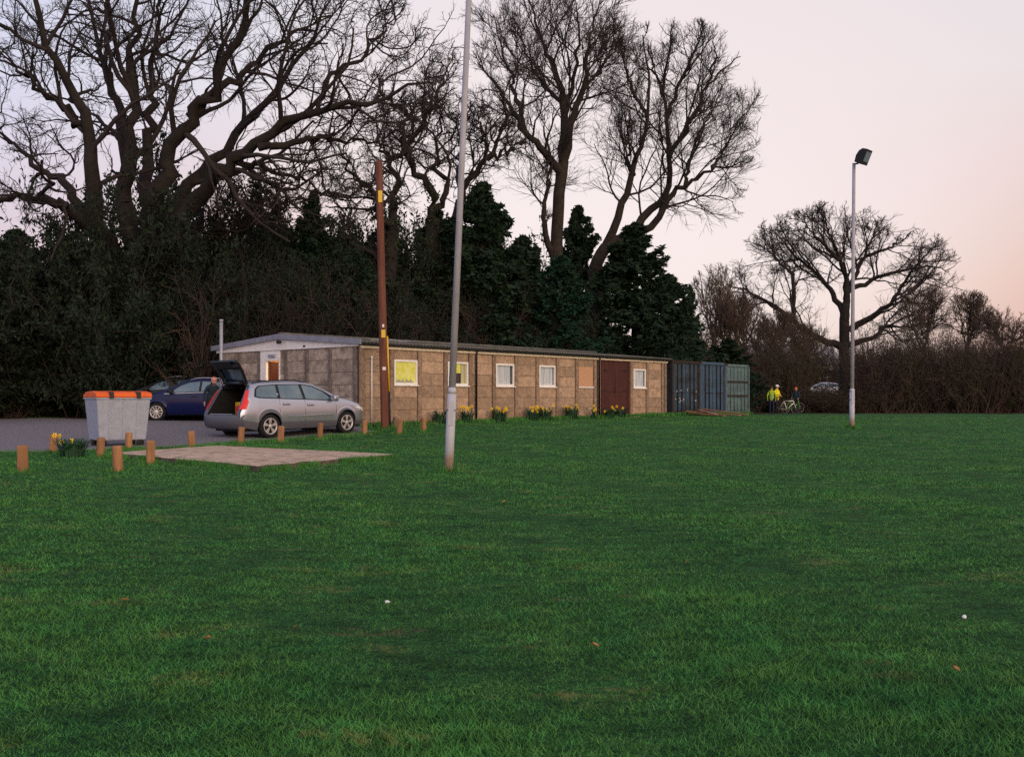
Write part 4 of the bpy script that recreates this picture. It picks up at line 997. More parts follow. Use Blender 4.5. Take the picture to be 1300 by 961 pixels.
# ------------------------------------------------------------------ small litter on the grass
M['dryleaf'] = mat('dry_leaf', (.42, .22, .07), .8, (.3, .14, .05), 30, 3); M['paper'] = mat('paper_scrap', (.75, .74, .72), .8)
lfm = MB().add([(0, -.035, .008), (.018, -.01, .016), (.014, .02, .018), (0, .04, .006), (-.015, .02, .02), (-.018, -.01, .012), (0, 0, .003)], [(0, 1, 6), (1, 2, 6), (2, 3, 6), (3, 4, 6), (4, 5, 6), (5, 0, 6)]).mesh('fallen_leaf'); lfm.materials.append(M['dryleaf'])
for px, py in [(755, 831), (374, 805), (159, 772), (1128, 692), (1213, 866), (262, 823), (640, 640), (870, 718)]:
    d = CAMZ*F/(py-505); p = on_ground(px, d); o = link('fallen_leaf', lfm, None, None, p+Vector((0, 0, .035)), (.2, .15, px)); o.scale = (.75, .75, .75)
    tag(o, 'dry brown fallen leaf lying on the grass', 'leaf', 'fallen leaves scattered over the field')
for px, py, la in [(492, 769, 'folded'), (1224, 789, 'round')]:
    d = CAMZ*F/(py-505); p = on_ground(px, d); s = .013 if la == 'round' else .017
    bmx = bmesh.new(); bmesh.ops.create_icosphere(bmx, subdivisions=2, radius=s)
    for v in bmx.verts: v.co *= rs.uniform(.7, 1.1)
    if la == 'folded':
        for v in bmx.verts: v.co.z *= .5
    mee = bpy.data.meshes.new('litter'); bmx.to_mesh(mee); bmx.free()
    tag(link('litter', mee, M['paper'], None, p+Vector((0, 0, .035))), {'folded': 'flat white paper scrap lying on the grass', 'round': 'tiny round white ball of litter on the dark grass'}[la], 'litter')

# ------------------------------------------------------------------ bare trees
def grow(P, D, L, R0, R1, n, wander, trop, rg):
    N = len(P); pts = np.empty((N, n+1, 3)); pts[:, 0] = P; d = nrm(D); step = (L/n)[:, None]
    for i in range(n):
        d = d+rg.normal(0, wander, (N, 3)); d[:, 2] += trop; d = nrm(d)
        pts[:, i+1] = pts[:, i]+d*step
    t = np.linspace(0, 1, n+1); return pts, R0[:, None]*(1-t)+R1[:, None]*t

def tubes(pts, rad, k):
    N, m, _ = pts.shape
    T = np.empty_like(pts); T[:, 1:-1] = pts[:, 2:]-pts[:, :-2]; T[:, 0] = pts[:, 1]-pts[:, 0]; T[:, -1] = pts[:, -1]-pts[:, -2]; T = nrm(T)
    ref = np.where(np.abs(T[:, :1, 2:3]) < .8, np.array([0, 0, 1.0]), np.array([1.0, 0, 0])); ref = np.broadcast_to(ref, T.shape)
    A = nrm(np.cross(T, ref)); B = np.cross(T, A); th = np.arange(k)*2*math.pi/k
    V = pts[:, :, None]+(A[:, :, None]*np.cos(th)[:, None]+B[:, :, None]*np.sin(th)[:, None])*rad[:, :, None, None]
    idx = np.arange(N*m*k).reshape(N, m, k); a = idx[:, :-1]; b = idx[:, 1:]
    Q = np.stack([a, np.roll(a, -1, 2), np.roll(b, -1, 2), b], -1).reshape(-1, 4)
    return V.reshape(-1, 3), Q

def cones(pts, rad):
    N = len(pts); p0, p1 = pts[:, 0], pts[:, -1]; T = nrm(p1-p0); ref = np.where(np.abs(T[:, 2:3]) < .8, np.array([0, 0, 1.0]), np.array([1.0, 0, 0]))
    A = nrm(np.cross(T, ref)); B = np.cross(T, A); V = np.empty((N, 4, 3)); r_ = rad[:, :1]
    for j in range(3): V[:, j] = p0+(A*math.cos(j*2.0944)+B*math.sin(j*2.0944))*r_
    V[:, 3] = p1; i = np.arange(N)*4
    Q = np.concatenate([np.stack([i+j, i+(j+1) % 3, i+3], -1) for j in range(3)]); return V.reshape(-1, 3), Q

def join(parts):
    Vs, Qs, o = [], [], 0
    for V, Q in parts: Vs.append(V); Qs.append(Q+o); o += len(V)
    return np.concatenate(Vs), np.concatenate(Qs)

def spawn(pts, rad, m, t0, t1, a0, a1, rg, up=0.0):
    """m children per parent, stratified along it"""
    N, n1, _ = pts.shape; n = n1-1
    t = t0+(t1-t0)*(np.arange(m)[None]+rg.random((N, m)))/m; f = t*n; i = np.minimum(f.astype(int), n-1); fr = (f-i)[..., None]
    r_ = np.arange(N)[:, None]; p0, p1 = pts[r_, i], pts[r_, i+1]; P = p0+(p1-p0)*fr; T = nrm(p1-p0)
    R = rad[r_, i]*(1-fr[..., 0])+rad[r_, i+1]*fr[..., 0]
    q = rg.normal(size=(N, m, 3)); q[..., 2] += up; q = nrm(q-(q*T).sum(-1, keepdims=True)*T)
    ang = rg.uniform(a0, a1, (N, m))[..., None]
    D = T*np.cos(ang)+q*np.sin(ang)
    return P.reshape(-1, 3), D.reshape(-1, 3), R.reshape(-1), t.reshape(-1)

def env_limit(P, D, c, e, L, rg, lo=.7, hi=1.03):
    p = (P-c)/e; d = nrm(D)/e; A = (d*d).sum(1); B = (p*d).sum(1); C = (p*p).sum(1)-1
    disc = np.maximum(B*B-A*C, 0); s = (-B+np.sqrt(disc))/A
    return np.where(C < 0, np.minimum(L, np.maximum(s, .15)*rg.uniform(lo, hi, len(L))), L*.25)

def resample(poly, n, jitter, rg):
    poly = np.asarray(poly, float)
    P = np.vstack([2*poly[0]-poly[1], poly, 2*poly[-1]-poly[-2]]); out = []
    m = len(poly)-1
    for t in np.linspace(0, m, n+1):
        i = min(int(t), m-1); u = t-i; p0, p1, p2, p3 = P[i:i+4]
        out.append(.5*((2*p1)+(-p0+p2)*u+(2*p0-5*p1+4*p2-p3)*u*u+(-p0+3*p1-3*p2+p3)*u**3))
    out = np.array(out); out[1:-1] += rg.normal(0, jitter, (n-1, 3)); return out

M['bark'] = mat('dark_bark', (.030, .023, .020), .95, (.016, .012, .011), 3, 7, 1.0, 18, world_pos=True)
M['bark_b'] = mat('ridged_brown_bark', (.046, .034, .028), .95, (.020, .015, .013), 3, 7, 1.0, 18, world_pos=True)
M['twig'] = mat('twig', (.034, .025, .025), .95); M['twig_b'] = mat('brown_twig', (.070, .046, .036), .95); M['twig_pale'] = mat('pale_twig', (.12, .088, .068), .95)
M['ivy'] = mat('ivy_leaf', (.020, .036, .014), .8, (.035, .045, .018), 3, 4, world_pos=True)

def bare_tree(label, d, base, trunk, limbs, env, spec, seed, bark, twig, ivy=None, name='bare_tree', lean_trunk=None):
    """trunk/limbs: lists of (px, py, depth offset); radii in metres; env: (px, py, depth off, rx, ry, rz)"""
    rg = np.random.default_rng(seed)
    org = np.array(on_ground(base, d)); e = empty(name, org); tag(e, label, 'tree')
    U = lambda p: np.array(at(p[0], p[1], d+(p[2] if len(p) > 2 else 0)))-org
    ec = U(env[:3]); er = np.array(env[3:6])
    tparts = []; tp, r0, r1 = trunk
    tpts = [np.array([0, 0, -.3])+0*ec]+[U(p) for p in tp]
    tp_ = resample(tpts, 14, .02, rg); rr = r1+(r0-r1)*np.linspace(1, 0, 15)**1.5; rr[0] *= 1.35; rr[1] *= 1.12
    tparts.append(tubes(tp_[None], rr[None], 14))
    NL = 18; LP, LR = [], []
    for pl, ra, rb_ in limbs:
        p = resample([U(q) for q in pl], NL, spec.get('jit', .06), rg); LP.append(p); ra *= spec.get('rs', .78); LR.append(ra+(rb_*.5-ra)*np.linspace(0, 1, NL+1)**.75)
    LP, LR = np.array(LP), np.array(LR); tparts.append(tubes(LP, LR, 9))
    V, Q = join(tparts); link('trunk', np_mesh('trunk', V, Q), bark, e)
    cparts = []; pts, rad = LP, LR; Lp = np.linalg.norm(np.diff(LP, axis=1), axis=2).sum(1)
    for lv in spec['levels']:
        P, D, R, t = spawn(pts, rad, lv['m'], lv.get('t0', .15), lv.get('t1', 1.0), lv['a'][0], lv['a'][1], rg, lv.get('up', 0))
        L = np.repeat(Lp, lv['m'])*lv['len']*rg.uniform(.55, 1.25, len(P))*(1.15-.55*t); L = np.minimum(L, lv.get('lmax', 99))
        L = env_limit(P, D+np.array([0, 0, lv.get('trop', 0)*2]), ec, er, L, rg); keep = L > lv.get('lmin', .12)
        P, D, R, L = P[keep], D[keep], R[keep], L[keep]
        r0_ = np.minimum(R*lv.get('rr', .6), lv.get('rmax', 9)); r0_ = np.maximum(np.minimum(r0_, L*.022), lv['rmin'])
        pts, rad = grow(P, D, L, r0_, np.maximum(r0_*.3, lv['rmin']*.55), lv['n'], lv['w'], lv.get('trop', 0), rg); Lp = L
        if lv['n'] == 1: V, Q = cones(pts, rad); link('twigs', np_mesh('twigs', V, Q, False), twig, e)
        else: cparts.append(tubes(pts, rad, lv['k']))
    V, Q = join(cparts); link('crown', np_mesh('crown', V, Q), twig, e)
    if ivy:
        n_, sz, segs = ivy; src = np.concatenate([tp_]+[LP[i][:max(2, int(NL*f))] for i, f in segs]); rsrc = np.concatenate([rr]+[LR[i][:max(2, int(NL*f))] for i, f in segs])
        ii = rg.integers(0, len(src)-1, n_); q = nrm(rg.normal(size=(n_, 3))); c = src[ii]+q*(rsrc[ii]*rg.uniform(1.0, 1.35, n_))[:, None]+rg.normal(0, .12, (n_, 3))
        link('ivy', leaf_mesh('ivy', c, sz, rg), M['ivy'], e)
    return e

def leaf_mesh(name, c, sz, rg, elong=1.4, dirs=None):
    n_ = len(c); a = nrm(rg.normal(size=(n_, 3))) if dirs is None else nrm(dirs+rg.normal(0, .35, (n_, 3))); b_ = nrm(np.cross(a, rg.normal(size=(n_, 3))))
    s = sz*rg.uniform(.6, 1.3, (n_, 1)); V = np.stack([c-a*s*elong*.5, c+b_*s*.45, c+a*s*elong*.5, c-b_*s*.45], 1).reshape(-1, 3)
    return np_mesh(name, V, np.arange(n_*4).reshape(-1, 4), False)

OAK = dict(jit=0.12, rs=1.0, levels=[
    dict(m=11, t0=0.1, a=(0.45, 1.1), len=0.5, rr=0.6, rmax=0.13, rmin=0.034, n=9, w=0.26, trop=0.05, k=6, lmax=6.0),
    dict(m=8, t0=0.1, a=(0.45, 1.15), len=0.55, rr=0.6, rmax=0.05, rmin=0.018, n=7, w=0.32, trop=0.03, k=4, lmax=3.4),
    dict(m=6, t0=0.1, a=(0.4, 1.2), len=0.55, rr=0.6, rmax=0.9, rmin=0.0105, n=3, w=0.32, trop=0.02, k=3, lmax=1.8),
    dict(m=4, t0=0.1, a=(0.35, 1.1), len=0.6, rr=0.7, rmax=0.9, rmin=0.008, n=1, w=0.3, trop=0.02, k=3, lmax=0.9)])
BIGOAK = dict(jit=0.12, rs=1.0, levels=[
    dict(m=9, t0=0.28, a=(0.4, 1.0), len=0.5, rr=0.6, rmax=0.13, rmin=0.034, n=9, w=0.24, trop=0.06, k=6, lmax=6.0),
    dict(m=7, t0=0.15, a=(0.4, 1.1), len=0.55, rr=0.6, rmax=0.05, rmin=0.018, n=7, w=0.3, trop=0.04, k=4, lmax=3.4),
    dict(m=6, t0=0.1, a=(0.4, 1.1), len=0.55, rr=0.6, rmax=0.9, rmin=0.0105, n=3, w=0.3, trop=0.03, k=3, lmax=1.9),
    dict(m=4, t0=0.1, a=(0.35, 1.0), len=0.6, rr=0.7, rmax=0.9, rmin=0.0075, n=1, w=0.3, trop=0.02, k=3, lmax=0.9)])
bare_tree('huge spreading bare oak with thick forked limbs behind the car park', 39, 172, ([(172, 440, 0), (174, 390, 0), (178, 335, 0)], .62, .80),
  [([(150, 350, 0), (132, 300, -.3), (117, 262, -.8), (116, 215, -1.2), (112, 164, -1.6), (94, 122, -2), (61, 70, -2.6), (42, 0, -3), (30, -60, -3.4)], .46, .10),
   ([(140, 330, 0), (110, 285, -.8), (75, 262, -1.6), (35, 252, -2.6), (-5, 248, -3.6), (-60, 225, -4.5)], .34, .08),
   ([(118, 282, .2), (85, 240, 1.0), (50, 215, 1.8), (15, 180, 2.6), (-25, 150, 3.2)], .24, .06),
   ([(168, 340, 0), (162, 250, .5), (165, 180, .9), (168, 100, 1.2), (172, 40, 1.6), (176, -60, 2)], .42, .10),
   ([(160, 260, .4), (148, 150, 1.6), (135, 90, 2.4), (120, 40, 3), (108, -40, 3.6)], .27, .07),
   ([(192, 320, 0), (203, 229, -1), (229, 164, -1.8), (262, 117, -2.4), (304, 37, -3.2), (325, -40, -4)], .44, .09),
   ([(190, 270, 0), (186, 180, 1.4), (195, 130, 2), (190, 80, 2.8), (203, 20, 3.4), (210, -40, 4)], .28, .07),
   ([(200, 320, 0), (215, 281, .8), (253, 220, 1.8), (300, 173, 2.6), (346, 126, 3.2), (388, 61, 3.8), (420, 0, 4.4)], .38, .08),
   ([(203, 315, 0), (248, 248, -1.0), (290, 215, -1.6), (328, 187, -2.2), (388, 145, -2.8), (468, 131, -3.2), (545, 105, -3.6)], .42, .07),
   ([(328, 187, -2.2), (390, 178, -2.0), (440, 178, -1.6), (505, 190, -1.2)], .17, .05),
   ([(300, 205, -1.7), (350, 215, -1.2), (400, 235, -.6), (455, 262, 0)], .13, .04),
   ([(240, 150, -1.9), (300, 100, -1.2), (360, 50, -.4), (420, 20, 0)], .20, .06),
   ([(112, 164, -1.6), (70, 130, -1.2), (30, 95, -.8), (-20, 70, 0)], .18, .05),
   ([(388, 145, -2.8), (430, 95, -2.4), (475, 50, -2), (510, 20, -1.6)], .13, .04)],
  (235, 95, 0, 13.5, 8.5, 7.6), BIGOAK, 11, M['bark'], M['twig'], (3200, .09, [(0, .15), (3, .12), (5, .1)]), 'oak_tree')
ROUND = dict(jit=0.08, rs=0.9, levels=[
    dict(m=11, t0=0.18, a=(0.4, 1.0), len=0.8, rr=0.55, rmax=0.1, rmin=0.036, n=8, w=0.18, trop=0.06, k=5, lmax=6.5),
    dict(m=7, t0=0.1, a=(0.4, 1.05), len=0.52, rr=0.6, rmax=0.05, rmin=0.021, n=5, w=0.22, trop=0.07, k=4, lmax=3.4),
    dict(m=6, t0=0.1, a=(0.35, 1.0), len=0.58, rr=0.6, rmax=0.9, rmin=0.0145, n=3, w=0.25, trop=0.07, k=3, lmax=2.0),
    dict(m=7, t0=0.1, a=(0.3, 0.9), len=0.65, rr=0.7, rmax=0.9, rmin=0.0115, n=1, w=0.2, trop=0.08, k=3, lmax=1.3)])
bare_tree('broad round crowned bare oak standing alone beyond the hedge', 85, 1072, ([(1072, 450, 0), (1072, 410, 0), (1073, 385, 0)], .46, .40),
  [([(1068, 440, 0), (1050, 433, -.5), (1012, 414, -1), (1000, 399, -1.4), (972, 383, -2), (945, 368, -2.6), (925, 362, -3)], .42, .07),
   ([(1006, 406, -1), (1007, 365, -.8), (1003, 345, -.6), (985, 330, 0), (970, 308, .5)], .26, .06),
   ([(1070, 395, 0), (1055, 370, .8), (1040, 350, 1.6), (1018, 333, 2.4), (998, 312, 3), (980, 292, 3.4)], .32, .06),
   ([(1073, 390, 0), (1075, 360, -.4), (1066, 330, -.9), (1054, 300, -1.4), (1048, 275, -2)], .38, .07),
   ([(1074, 380, 0), (1090, 340, .8), (1105, 310, 1.6), (1115, 280, 2.2)], .30, .06),
   ([(1078, 420, 0), (1110, 400, -1), (1132, 385, -1.6), (1148, 357, -2.2), (1168, 330, -3), (1188, 312, -3.4)], .36, .07),
   ([(1076, 368, 0), (1110, 355, 1), (1150, 343, 2), (1182, 338, 2.6), (1205, 345, 3)], .28, .06),
   ([(1080, 438, 0), (1108, 428, 1), (1128, 413, 1.6), (1152, 415, 2.2), (1190, 405, 3)], .32, .06),
   ([(1066, 330, -.9), (1035, 300, -2), (1018, 280, -3)], .20, .05), ([(1100, 325, 1), (1140, 310, 2.6), (1160, 292, 3.6)], .18, .05)],
  (1063, 412, 0, 11.4, 10.0, 10.6), ROUND, 12, M['bark'], M['twig'], None, 'oak_tree')
POP = dict(jit=0.07, rs=0.8, levels=[
    dict(m=10, t0=0.1, a=(0.4, 1.1), len=0.55, rr=0.5, rmax=0.07, rmin=0.024, n=8, w=0.16, trop=0.1, k=5, lmax=6),
    dict(m=7, t0=0.1, a=(0.4, 1.0), len=0.6, rr=0.6, rmax=0.035, rmin=0.0145, n=5, w=0.17, trop=0.1, k=4, lmax=4.0),
    dict(m=7, t0=0.1, a=(0.3, 0.9), len=0.65, rr=0.6, rmax=0.9, rmin=0.01, n=3, w=0.18, trop=0.09, k=3, lmax=2.8),
    dict(m=4, t0=0.1, a=(0.3, 0.7), len=0.8, rr=0.7, rmax=0.9, rmin=0.0085, n=1, w=0.18, trop=0.1, k=3, lmax=1.8)])
bare_tree('very tall bare tree with twin upright stems rising behind the hut', 55, 705, ([(705, 400, 0), (706, 330, 0), (708, 270, 0), (713, 215, 0)], .40, .32),
  [([(713, 225, 0), (716, 170, .4), (714, 130, .8), (704, 85, 1.2), (690, 62, 1.6), (682, 30, 2), (668, -10, 2.4)], .40, .07),
   ([(715, 205, 0), (728, 150, -.8), (741, 112, -1.4), (746, 75, -2), (750, 45, -2.4), (762, 0, -3)], .34, .06),
   ([(712, 225, 0), (694, 198, -.6), (668, 170, -1.2), (648, 136, -1.8), (629, 108, -2.4), (606, 80, -3)], .36, .06),
   ([(704, 330, 0), (692, 285, -.4), (692, 250, -.6), (700, 215, -.6), (690, 160, -1)], .26, .08),
   ([(668, 170, -1.2), (655, 120, -.6), (640, 70, 0), (628, 25, .6)], .2, .05), ([(716, 150, .5), (730, 90, 1.6), (735, 40, 2.2), (730, 0, 2.8)], .2, .05),
   ([(714, 130, .8), (690, 110, 2.2), (665, 60, 3.2), (650, 10, 4)], .16, .05), ([(741, 112, -1.4), (765, 85, -1), (782, 50, -.4)], .14, .04)],
  (698, 100, 0, 5.9, 5.6, 8.2), POP, 13, M['bark_b'], M['twig'], None)
bare_tree('tall bare tree leaning right with curved stems behind the containers', 57, 775, ([(760, 400, 0), (755, 345, 0), (772, 312, 0), (800, 303, 0)], .42, .34),
  [([(768, 315, 0), (790, 260, -.5), (804, 218, -.9), (814, 187, -1.2), (822, 150, -1.6), (822, 90, -2), (816, 45, -2.4)], .34, .06),
   ([(800, 303, 0), (822, 270, .4), (846, 246, .6), (851, 210, .8), (848, 175, 1.2), (842, 120, 1.6), (850, 65, 2), (856, 30, 2.2)], .36, .06),
   ([(805, 302, 0), (838, 277, -.4), (853, 245, -.8), (870, 237, -1.2), (893, 219, -1.8), (920, 212, -2.4), (945, 205, -3)], .32, .05),
   ([(849, 200, .8), (868, 168, 1.4), (884, 142, 2), (898, 110, 2.4), (920, 88, 3), (940, 72, 3.4)], .22, .05),
   ([(870, 237, -1.2), (876, 200, -1.4), (890, 165, -1.4), (905, 140, -1)], .16, .05), ([(804, 222, -.9), (796, 205, .2), (800, 180, 1.2), (790, 130, 1.8)], .16, .05),
   ([(846, 150, 1.4), (866, 100, .6), (884, 60, 0), (890, 35, -.4)], .18, .05), ([(822, 150, -1.6), (803, 112, -1.0), (790, 75, -.4), (785, 50, 0)], .15, .04), ([(842, 122, 1.6), (828, 85, 2.4), (822, 50, 3)], .14, .04), ([(896, 114, 2.4), (908, 75, 1.8), (905, 45, 1.4)], .13, .04), ([(905, 216, -2), (925, 180, -1.4), (945, 140, -.8)], .13, .04)],
  (852, 175, 0, 5.6, 5.4, 6.9), POP, 14, M['bark_b'], M['twig'], None)
bare_tree('gnarled bare tree with a crooked stem between the telegraph pole and grey column', 50, 548, ([(548, 400, 0), (548, 310, 0), (549, 278, 0)], .42, .34),
  [([(549, 285, 0), (548, 258, 0), (540, 235, -.3), (526, 215, -.6), (515, 197, -.8), (523, 178, -1), (520, 142, -1.4), (505, 122, -1.8)], .30, .06),
   ([(549, 265, 0), (566, 242, .5), (556, 215, .8), (555, 188, 1), (560, 150, 1.4), (550, 100, 1.8)], .20, .05),
   ([(522, 180, -1), (545, 150, -.4), (560, 110, 0), (565, 75, .6)], .16, .05), ([(520, 150, -1.2), (490, 120, -2), (475, 90, -2.6)], .14, .04)],
  (535, 135, 0, 3.0, 3.2, 4.6), OAK, 15, M['bark'], M['twig'], (900, .11, [(0, .4)]))
bare_tree('twisted ivy hung bare tree behind the telegraph pole', 47, 494, ([(494, 400, 0), (496, 310, 0), (497, 285, 0)], .40, .32),
  [([(497, 290, 0), (498, 262, .2), (501, 240, .4), (493, 205, .6), (482, 185, 1), (470, 150, 1.4)], .26, .05),
   ([(496, 300, 0), (484, 275, -.5), (477, 250, -.8), (455, 226, -1.2), (440, 205, -1.6), (436, 185, -2)], .24, .05),
   ([(484, 330, 0), (462, 318, -.8), (446, 308, -1.4), (430, 295, -2)], .16, .04), ([(493, 205, .6), (515, 190, 1.4), (530, 165, 2)], .14, .04)],
  (478, 205, 0, 2.7, 3.2, 4.4), OAK, 16, M['bark'], M['twig'], (1500, .12, [(0, .5), (1, .7)]))
bare_tree('bare tree with spreading crooked branches in front of the tall twin stemmed tree', 52, 590, ([(578, 400, 0), (578, 300, 0), (585, 255, 0)], .34, .28),
  [([(585, 262, 0), (592, 229, -.2), (620, 201, -.6), (634, 170, -1), (640, 140, -1.4), (632, 110, -1.8)], .22, .05),
   ([(587, 250, 0), (580, 220, .6), (588, 190, 1), (580, 160, 1.6)], .16, .05), ([(618, 203, -.6), (650, 190, 0), (672, 175, .6)], .13, .04), ([(622, 200, -.6), (612, 165, -1.6), (604, 130, -2.2)], .12, .04)],
  (612, 185, 0, 2.8, 3.0, 3.9), OAK, 17, M['bark'], M['twig'], None)
bare_tree('ivy clad bare tree with bent branches between the oak and the conifers', 43, 292, ([(292, 420, 0), (292, 350, 0), (296, 320, 0)], .30, .24),
  [([(296, 325, 0), (305, 290, 0), (318, 262, .2), (325, 235, .6), (312, 215, 1)], .18, .05), ([(294, 330, 0), (280, 300, -.4), (278, 270, -.8), (290, 245, -1.2)], .16, .05), ([(305, 292, 0), (335, 280, -.5), (360, 262, -1), (385, 258, -1.4)], .12, .04), ([(290, 345, 0), (262, 320, .5), (245, 300, 1)], .12, .04)],
  (305, 285, 0, 2.9, 2.9, 3.0), OAK, 18, M['bark'], M['twig'], (1600, .11, [(0, .9), (1, .7)]))
SMALL = dict(jit=0.05, levels=[
    dict(m=11, t0=0.1, a=(0.3, 0.95), len=0.6, rr=0.55, rmax=0.06, rmin=0.024, n=5, w=0.18, trop=0.12, k=4, lmax=4),
    dict(m=9, t0=0.1, a=(0.3, 0.95), len=0.6, rr=0.6, rmax=0.9, rmin=0.016, n=3, w=0.2, trop=0.1, k=3, lmax=2.6),
    dict(m=8, t0=0.1, a=(0.3, 0.9), len=0.6, rr=0.6, rmax=0.9, rmin=0.0135, n=1, w=0.2, trop=0.08, k=3, lmax=1.5)])
def small_tree(label, d, px, top, w, seed, base_y=440, twig='twig_b'):
    rg = np.random.default_rng(seed); h = base_y-top; L = []
    for i in range(6):
        a = rg.uniform(-1, 1); o = rg.uniform(-1.5, 1.5)
        L.append(([(px+a*2, base_y-8*i*.6, 0), (px+a*w*.35, base_y-h*.35, o*.5), (px+a*w*.62, base_y-h*.65, o), (px+a*w*.85, base_y-h*.92, o*1.5)], .13, .03))
    k = d/F
    return bare_tree(label, d, px, ([(px, 470, 0), (px, base_y, 0), (px, base_y-10, 0)], .20, .15), L, (px, base_y-h*.45, 0, w*k*1.05, w*k, h*k*.62), SMALL, seed, M['bark_b'], M[twig])
small_tree('slender pinkish birch like tree rising beside the small conifer', 72, 905, 335, 34, 21, 450, 'twig_pale')
small_tree('bare bushy tree right of the small conifer behind the hedge', 75, 945, 368, 38, 22, 450)
small_tree('dense dark twiggy tree under the right side of the round oak', 80, 1172, 362, 46, 23, 450)
small_tree('leaning bare tree over the hedge right of the round oak', 78, 1228, 372, 40, 24, 450)
small_tree('low bare bushy tree farthest right above the hedge', 74, 1278, 392, 42, 25, 450)
small_tree('low spreading bare tree left of the round oak above the hedge', 79, 990, 395, 34, 26, 450)

small_tree('bushy bare tree above the green container, beside the pinkish birch', 68, 928, 372, 36, 27, 460)
small_tree('low dense bare tree over the hedge behind the hi-vis people', 71, 972, 402, 36, 28, 470)
small_tree('small bare tree in the hedge between the people and the round oak', 73, 1026, 412, 34, 29, 470)

# ------------------------------------------------------------------ conifers
M['needle'] = mat('conifer_needle', (.009, .027, .015), .85, (.018, .038, .017), 1.2, 4, world_pos=True)
M['needle_b'] = mat('cypress_needle', (.007, .045, .028), .85, (.014, .036, .020), 1.0, 4, world_pos=True)
def conifer_mesh(seed, h, w, nb, droop, spike):
    rg = np.random.default_rng(seed)
    t = (np.arange(nb)+rg.random(nb))/nb; zb = .06*h+t*h*.93; az = rg.uniform(0, 2*math.pi, nb)
    prof = w*np.clip((1-t)**.72, .03, 1)*rg.uniform(.4, 1.3, nb)*np.where(t < .12, .8, 1)
    P = np.stack([0*az, 0*az, zb], -1); D = np.stack([np.cos(az), np.sin(az), .28-droop+.5*t], -1)
    pts, rad = grow(P, D, prof, .03+.03*(1-t), np.full(nb, .006), 6, .10, .03, rg)
    P2, D2, R2, t2 = spawn(pts, rad, 9, .2, 1.0, .4, 1.0, rg); L2 = np.repeat(prof, 9)*.36*rg.uniform(.5, 1.2, len(P2))*(1.2-.6*t2)
    D2[:, 2] -= .12
    p2, r2 = grow(P2, D2, L2, np.full(len(P2), .012), np.full(len(P2), .004), 3, .15, -.03, rg)
    wood = join([tubes(pts, rad, 4)])
    P3, D3, R3, t3 = spawn(p2, r2, 28, .0, 1.0, .3, 1.0, rg); D3[:, 2] = D3[:, 2]*.35-.12
    P4, D4, R4, t4 = spawn(pts, rad, 16, .3, 1.0, .3, .9, rg)
    c = np.concatenate([P3, P4])+rg.normal(0, .05, (len(P3)+len(P4), 3))
    lf = leaf_mesh('foliage', c, .115, rg, 2.6, np.concatenate([D3, D4]))
    trk = tubes(np.array([[[0, 0, -.3], [0, 0, h*.5], [0, 0, h*.98]]]), np.array([[.22*w/3, .13*w/3, .02]]), 8)
    V, Q = join([trk, wood]); return np_mesh('trunk', V, Q), lf
cms = [conifer_mesh(31, 10, 3.0, 170, .22, 0), conifer_mesh(32, 10, 3.4, 190, .12, 0), conifer_mesh(33, 10, 2.4, 150, .30, 0)]
rc = random.Random(12)
def conifer(label, px, top, d, wpx, which, matn='needle'):
    p = on_ground(px, d); h = CAMZ+(505-top)/F*d-p.z; w = wpx/F*d; tk, lf = cms[which]; w0 = (3.0, 3.4, 2.4)[which]
    e = empty('conifer_tree', p, rc.uniform(0, 6)); tag(e, label, 'tree'); e.scale = (w/w0, w/w0, h/10)
    for nm, me, mm in (('trunk', tk, 'bark'), ('crown', lf, matn)):
        o = bpy.data.objects.new(nm, me); col.objects.link(o); o.parent = e
        if not me.materials: me.materials.append(M[mm])
        o.material_slots[0].link = 'OBJECT'; o.material_slots[0].material = M[mm]
conifer('ragged spiky conifer right of the big oak', 398, 242, 44, 62, 2)
conifer('dark broad conifer left of the telegraph pole', 352, 300, 46, 75, 0)
conifer('low dark conifer just left of the telegraph pole', 448, 318, 43, 70, 0)
conifer('big dark conifer behind the grey column', 612, 232, 48, 100, 0)
conifer('narrow dark conifer left of the grey column', 556, 268, 51, 74, 0)
conifer('blue green cypress behind the middle of the hut', 712, 325, 49, 80, 1, 'needle_b')
conifer('dark conifer between the two tall bare trees', 735, 262, 60, 66, 0)
conifer('wide stepped conifer behind the red brown doors, its boughs jutting right', 806, 284, 54, 98, 1)
conifer('dark conifer filling the gap behind the containers', 850, 350, 57, 66, 0)
conifer('small pointed conifer beside the pinkish birch', 876, 362, 60, 28, 1)
conifer('dark conifer behind the boarded window', 665, 300, 52, 84, 1)
conifer('dark evergreen low behind the green container', 925, 430, 60, 60, 1)
conifer('tall dense evergreen overhanging the car park', 20, 292, 43, 110, 1)
conifer('dark evergreen left of the oak trunk', 84, 352, 42.5, 66, 0)
conifer('dense evergreen at the edge of the car park', -85, 270, 43, 120, 0)
conifer('dark evergreen right of the oak trunk', 238, 372, 42, 62, 2)

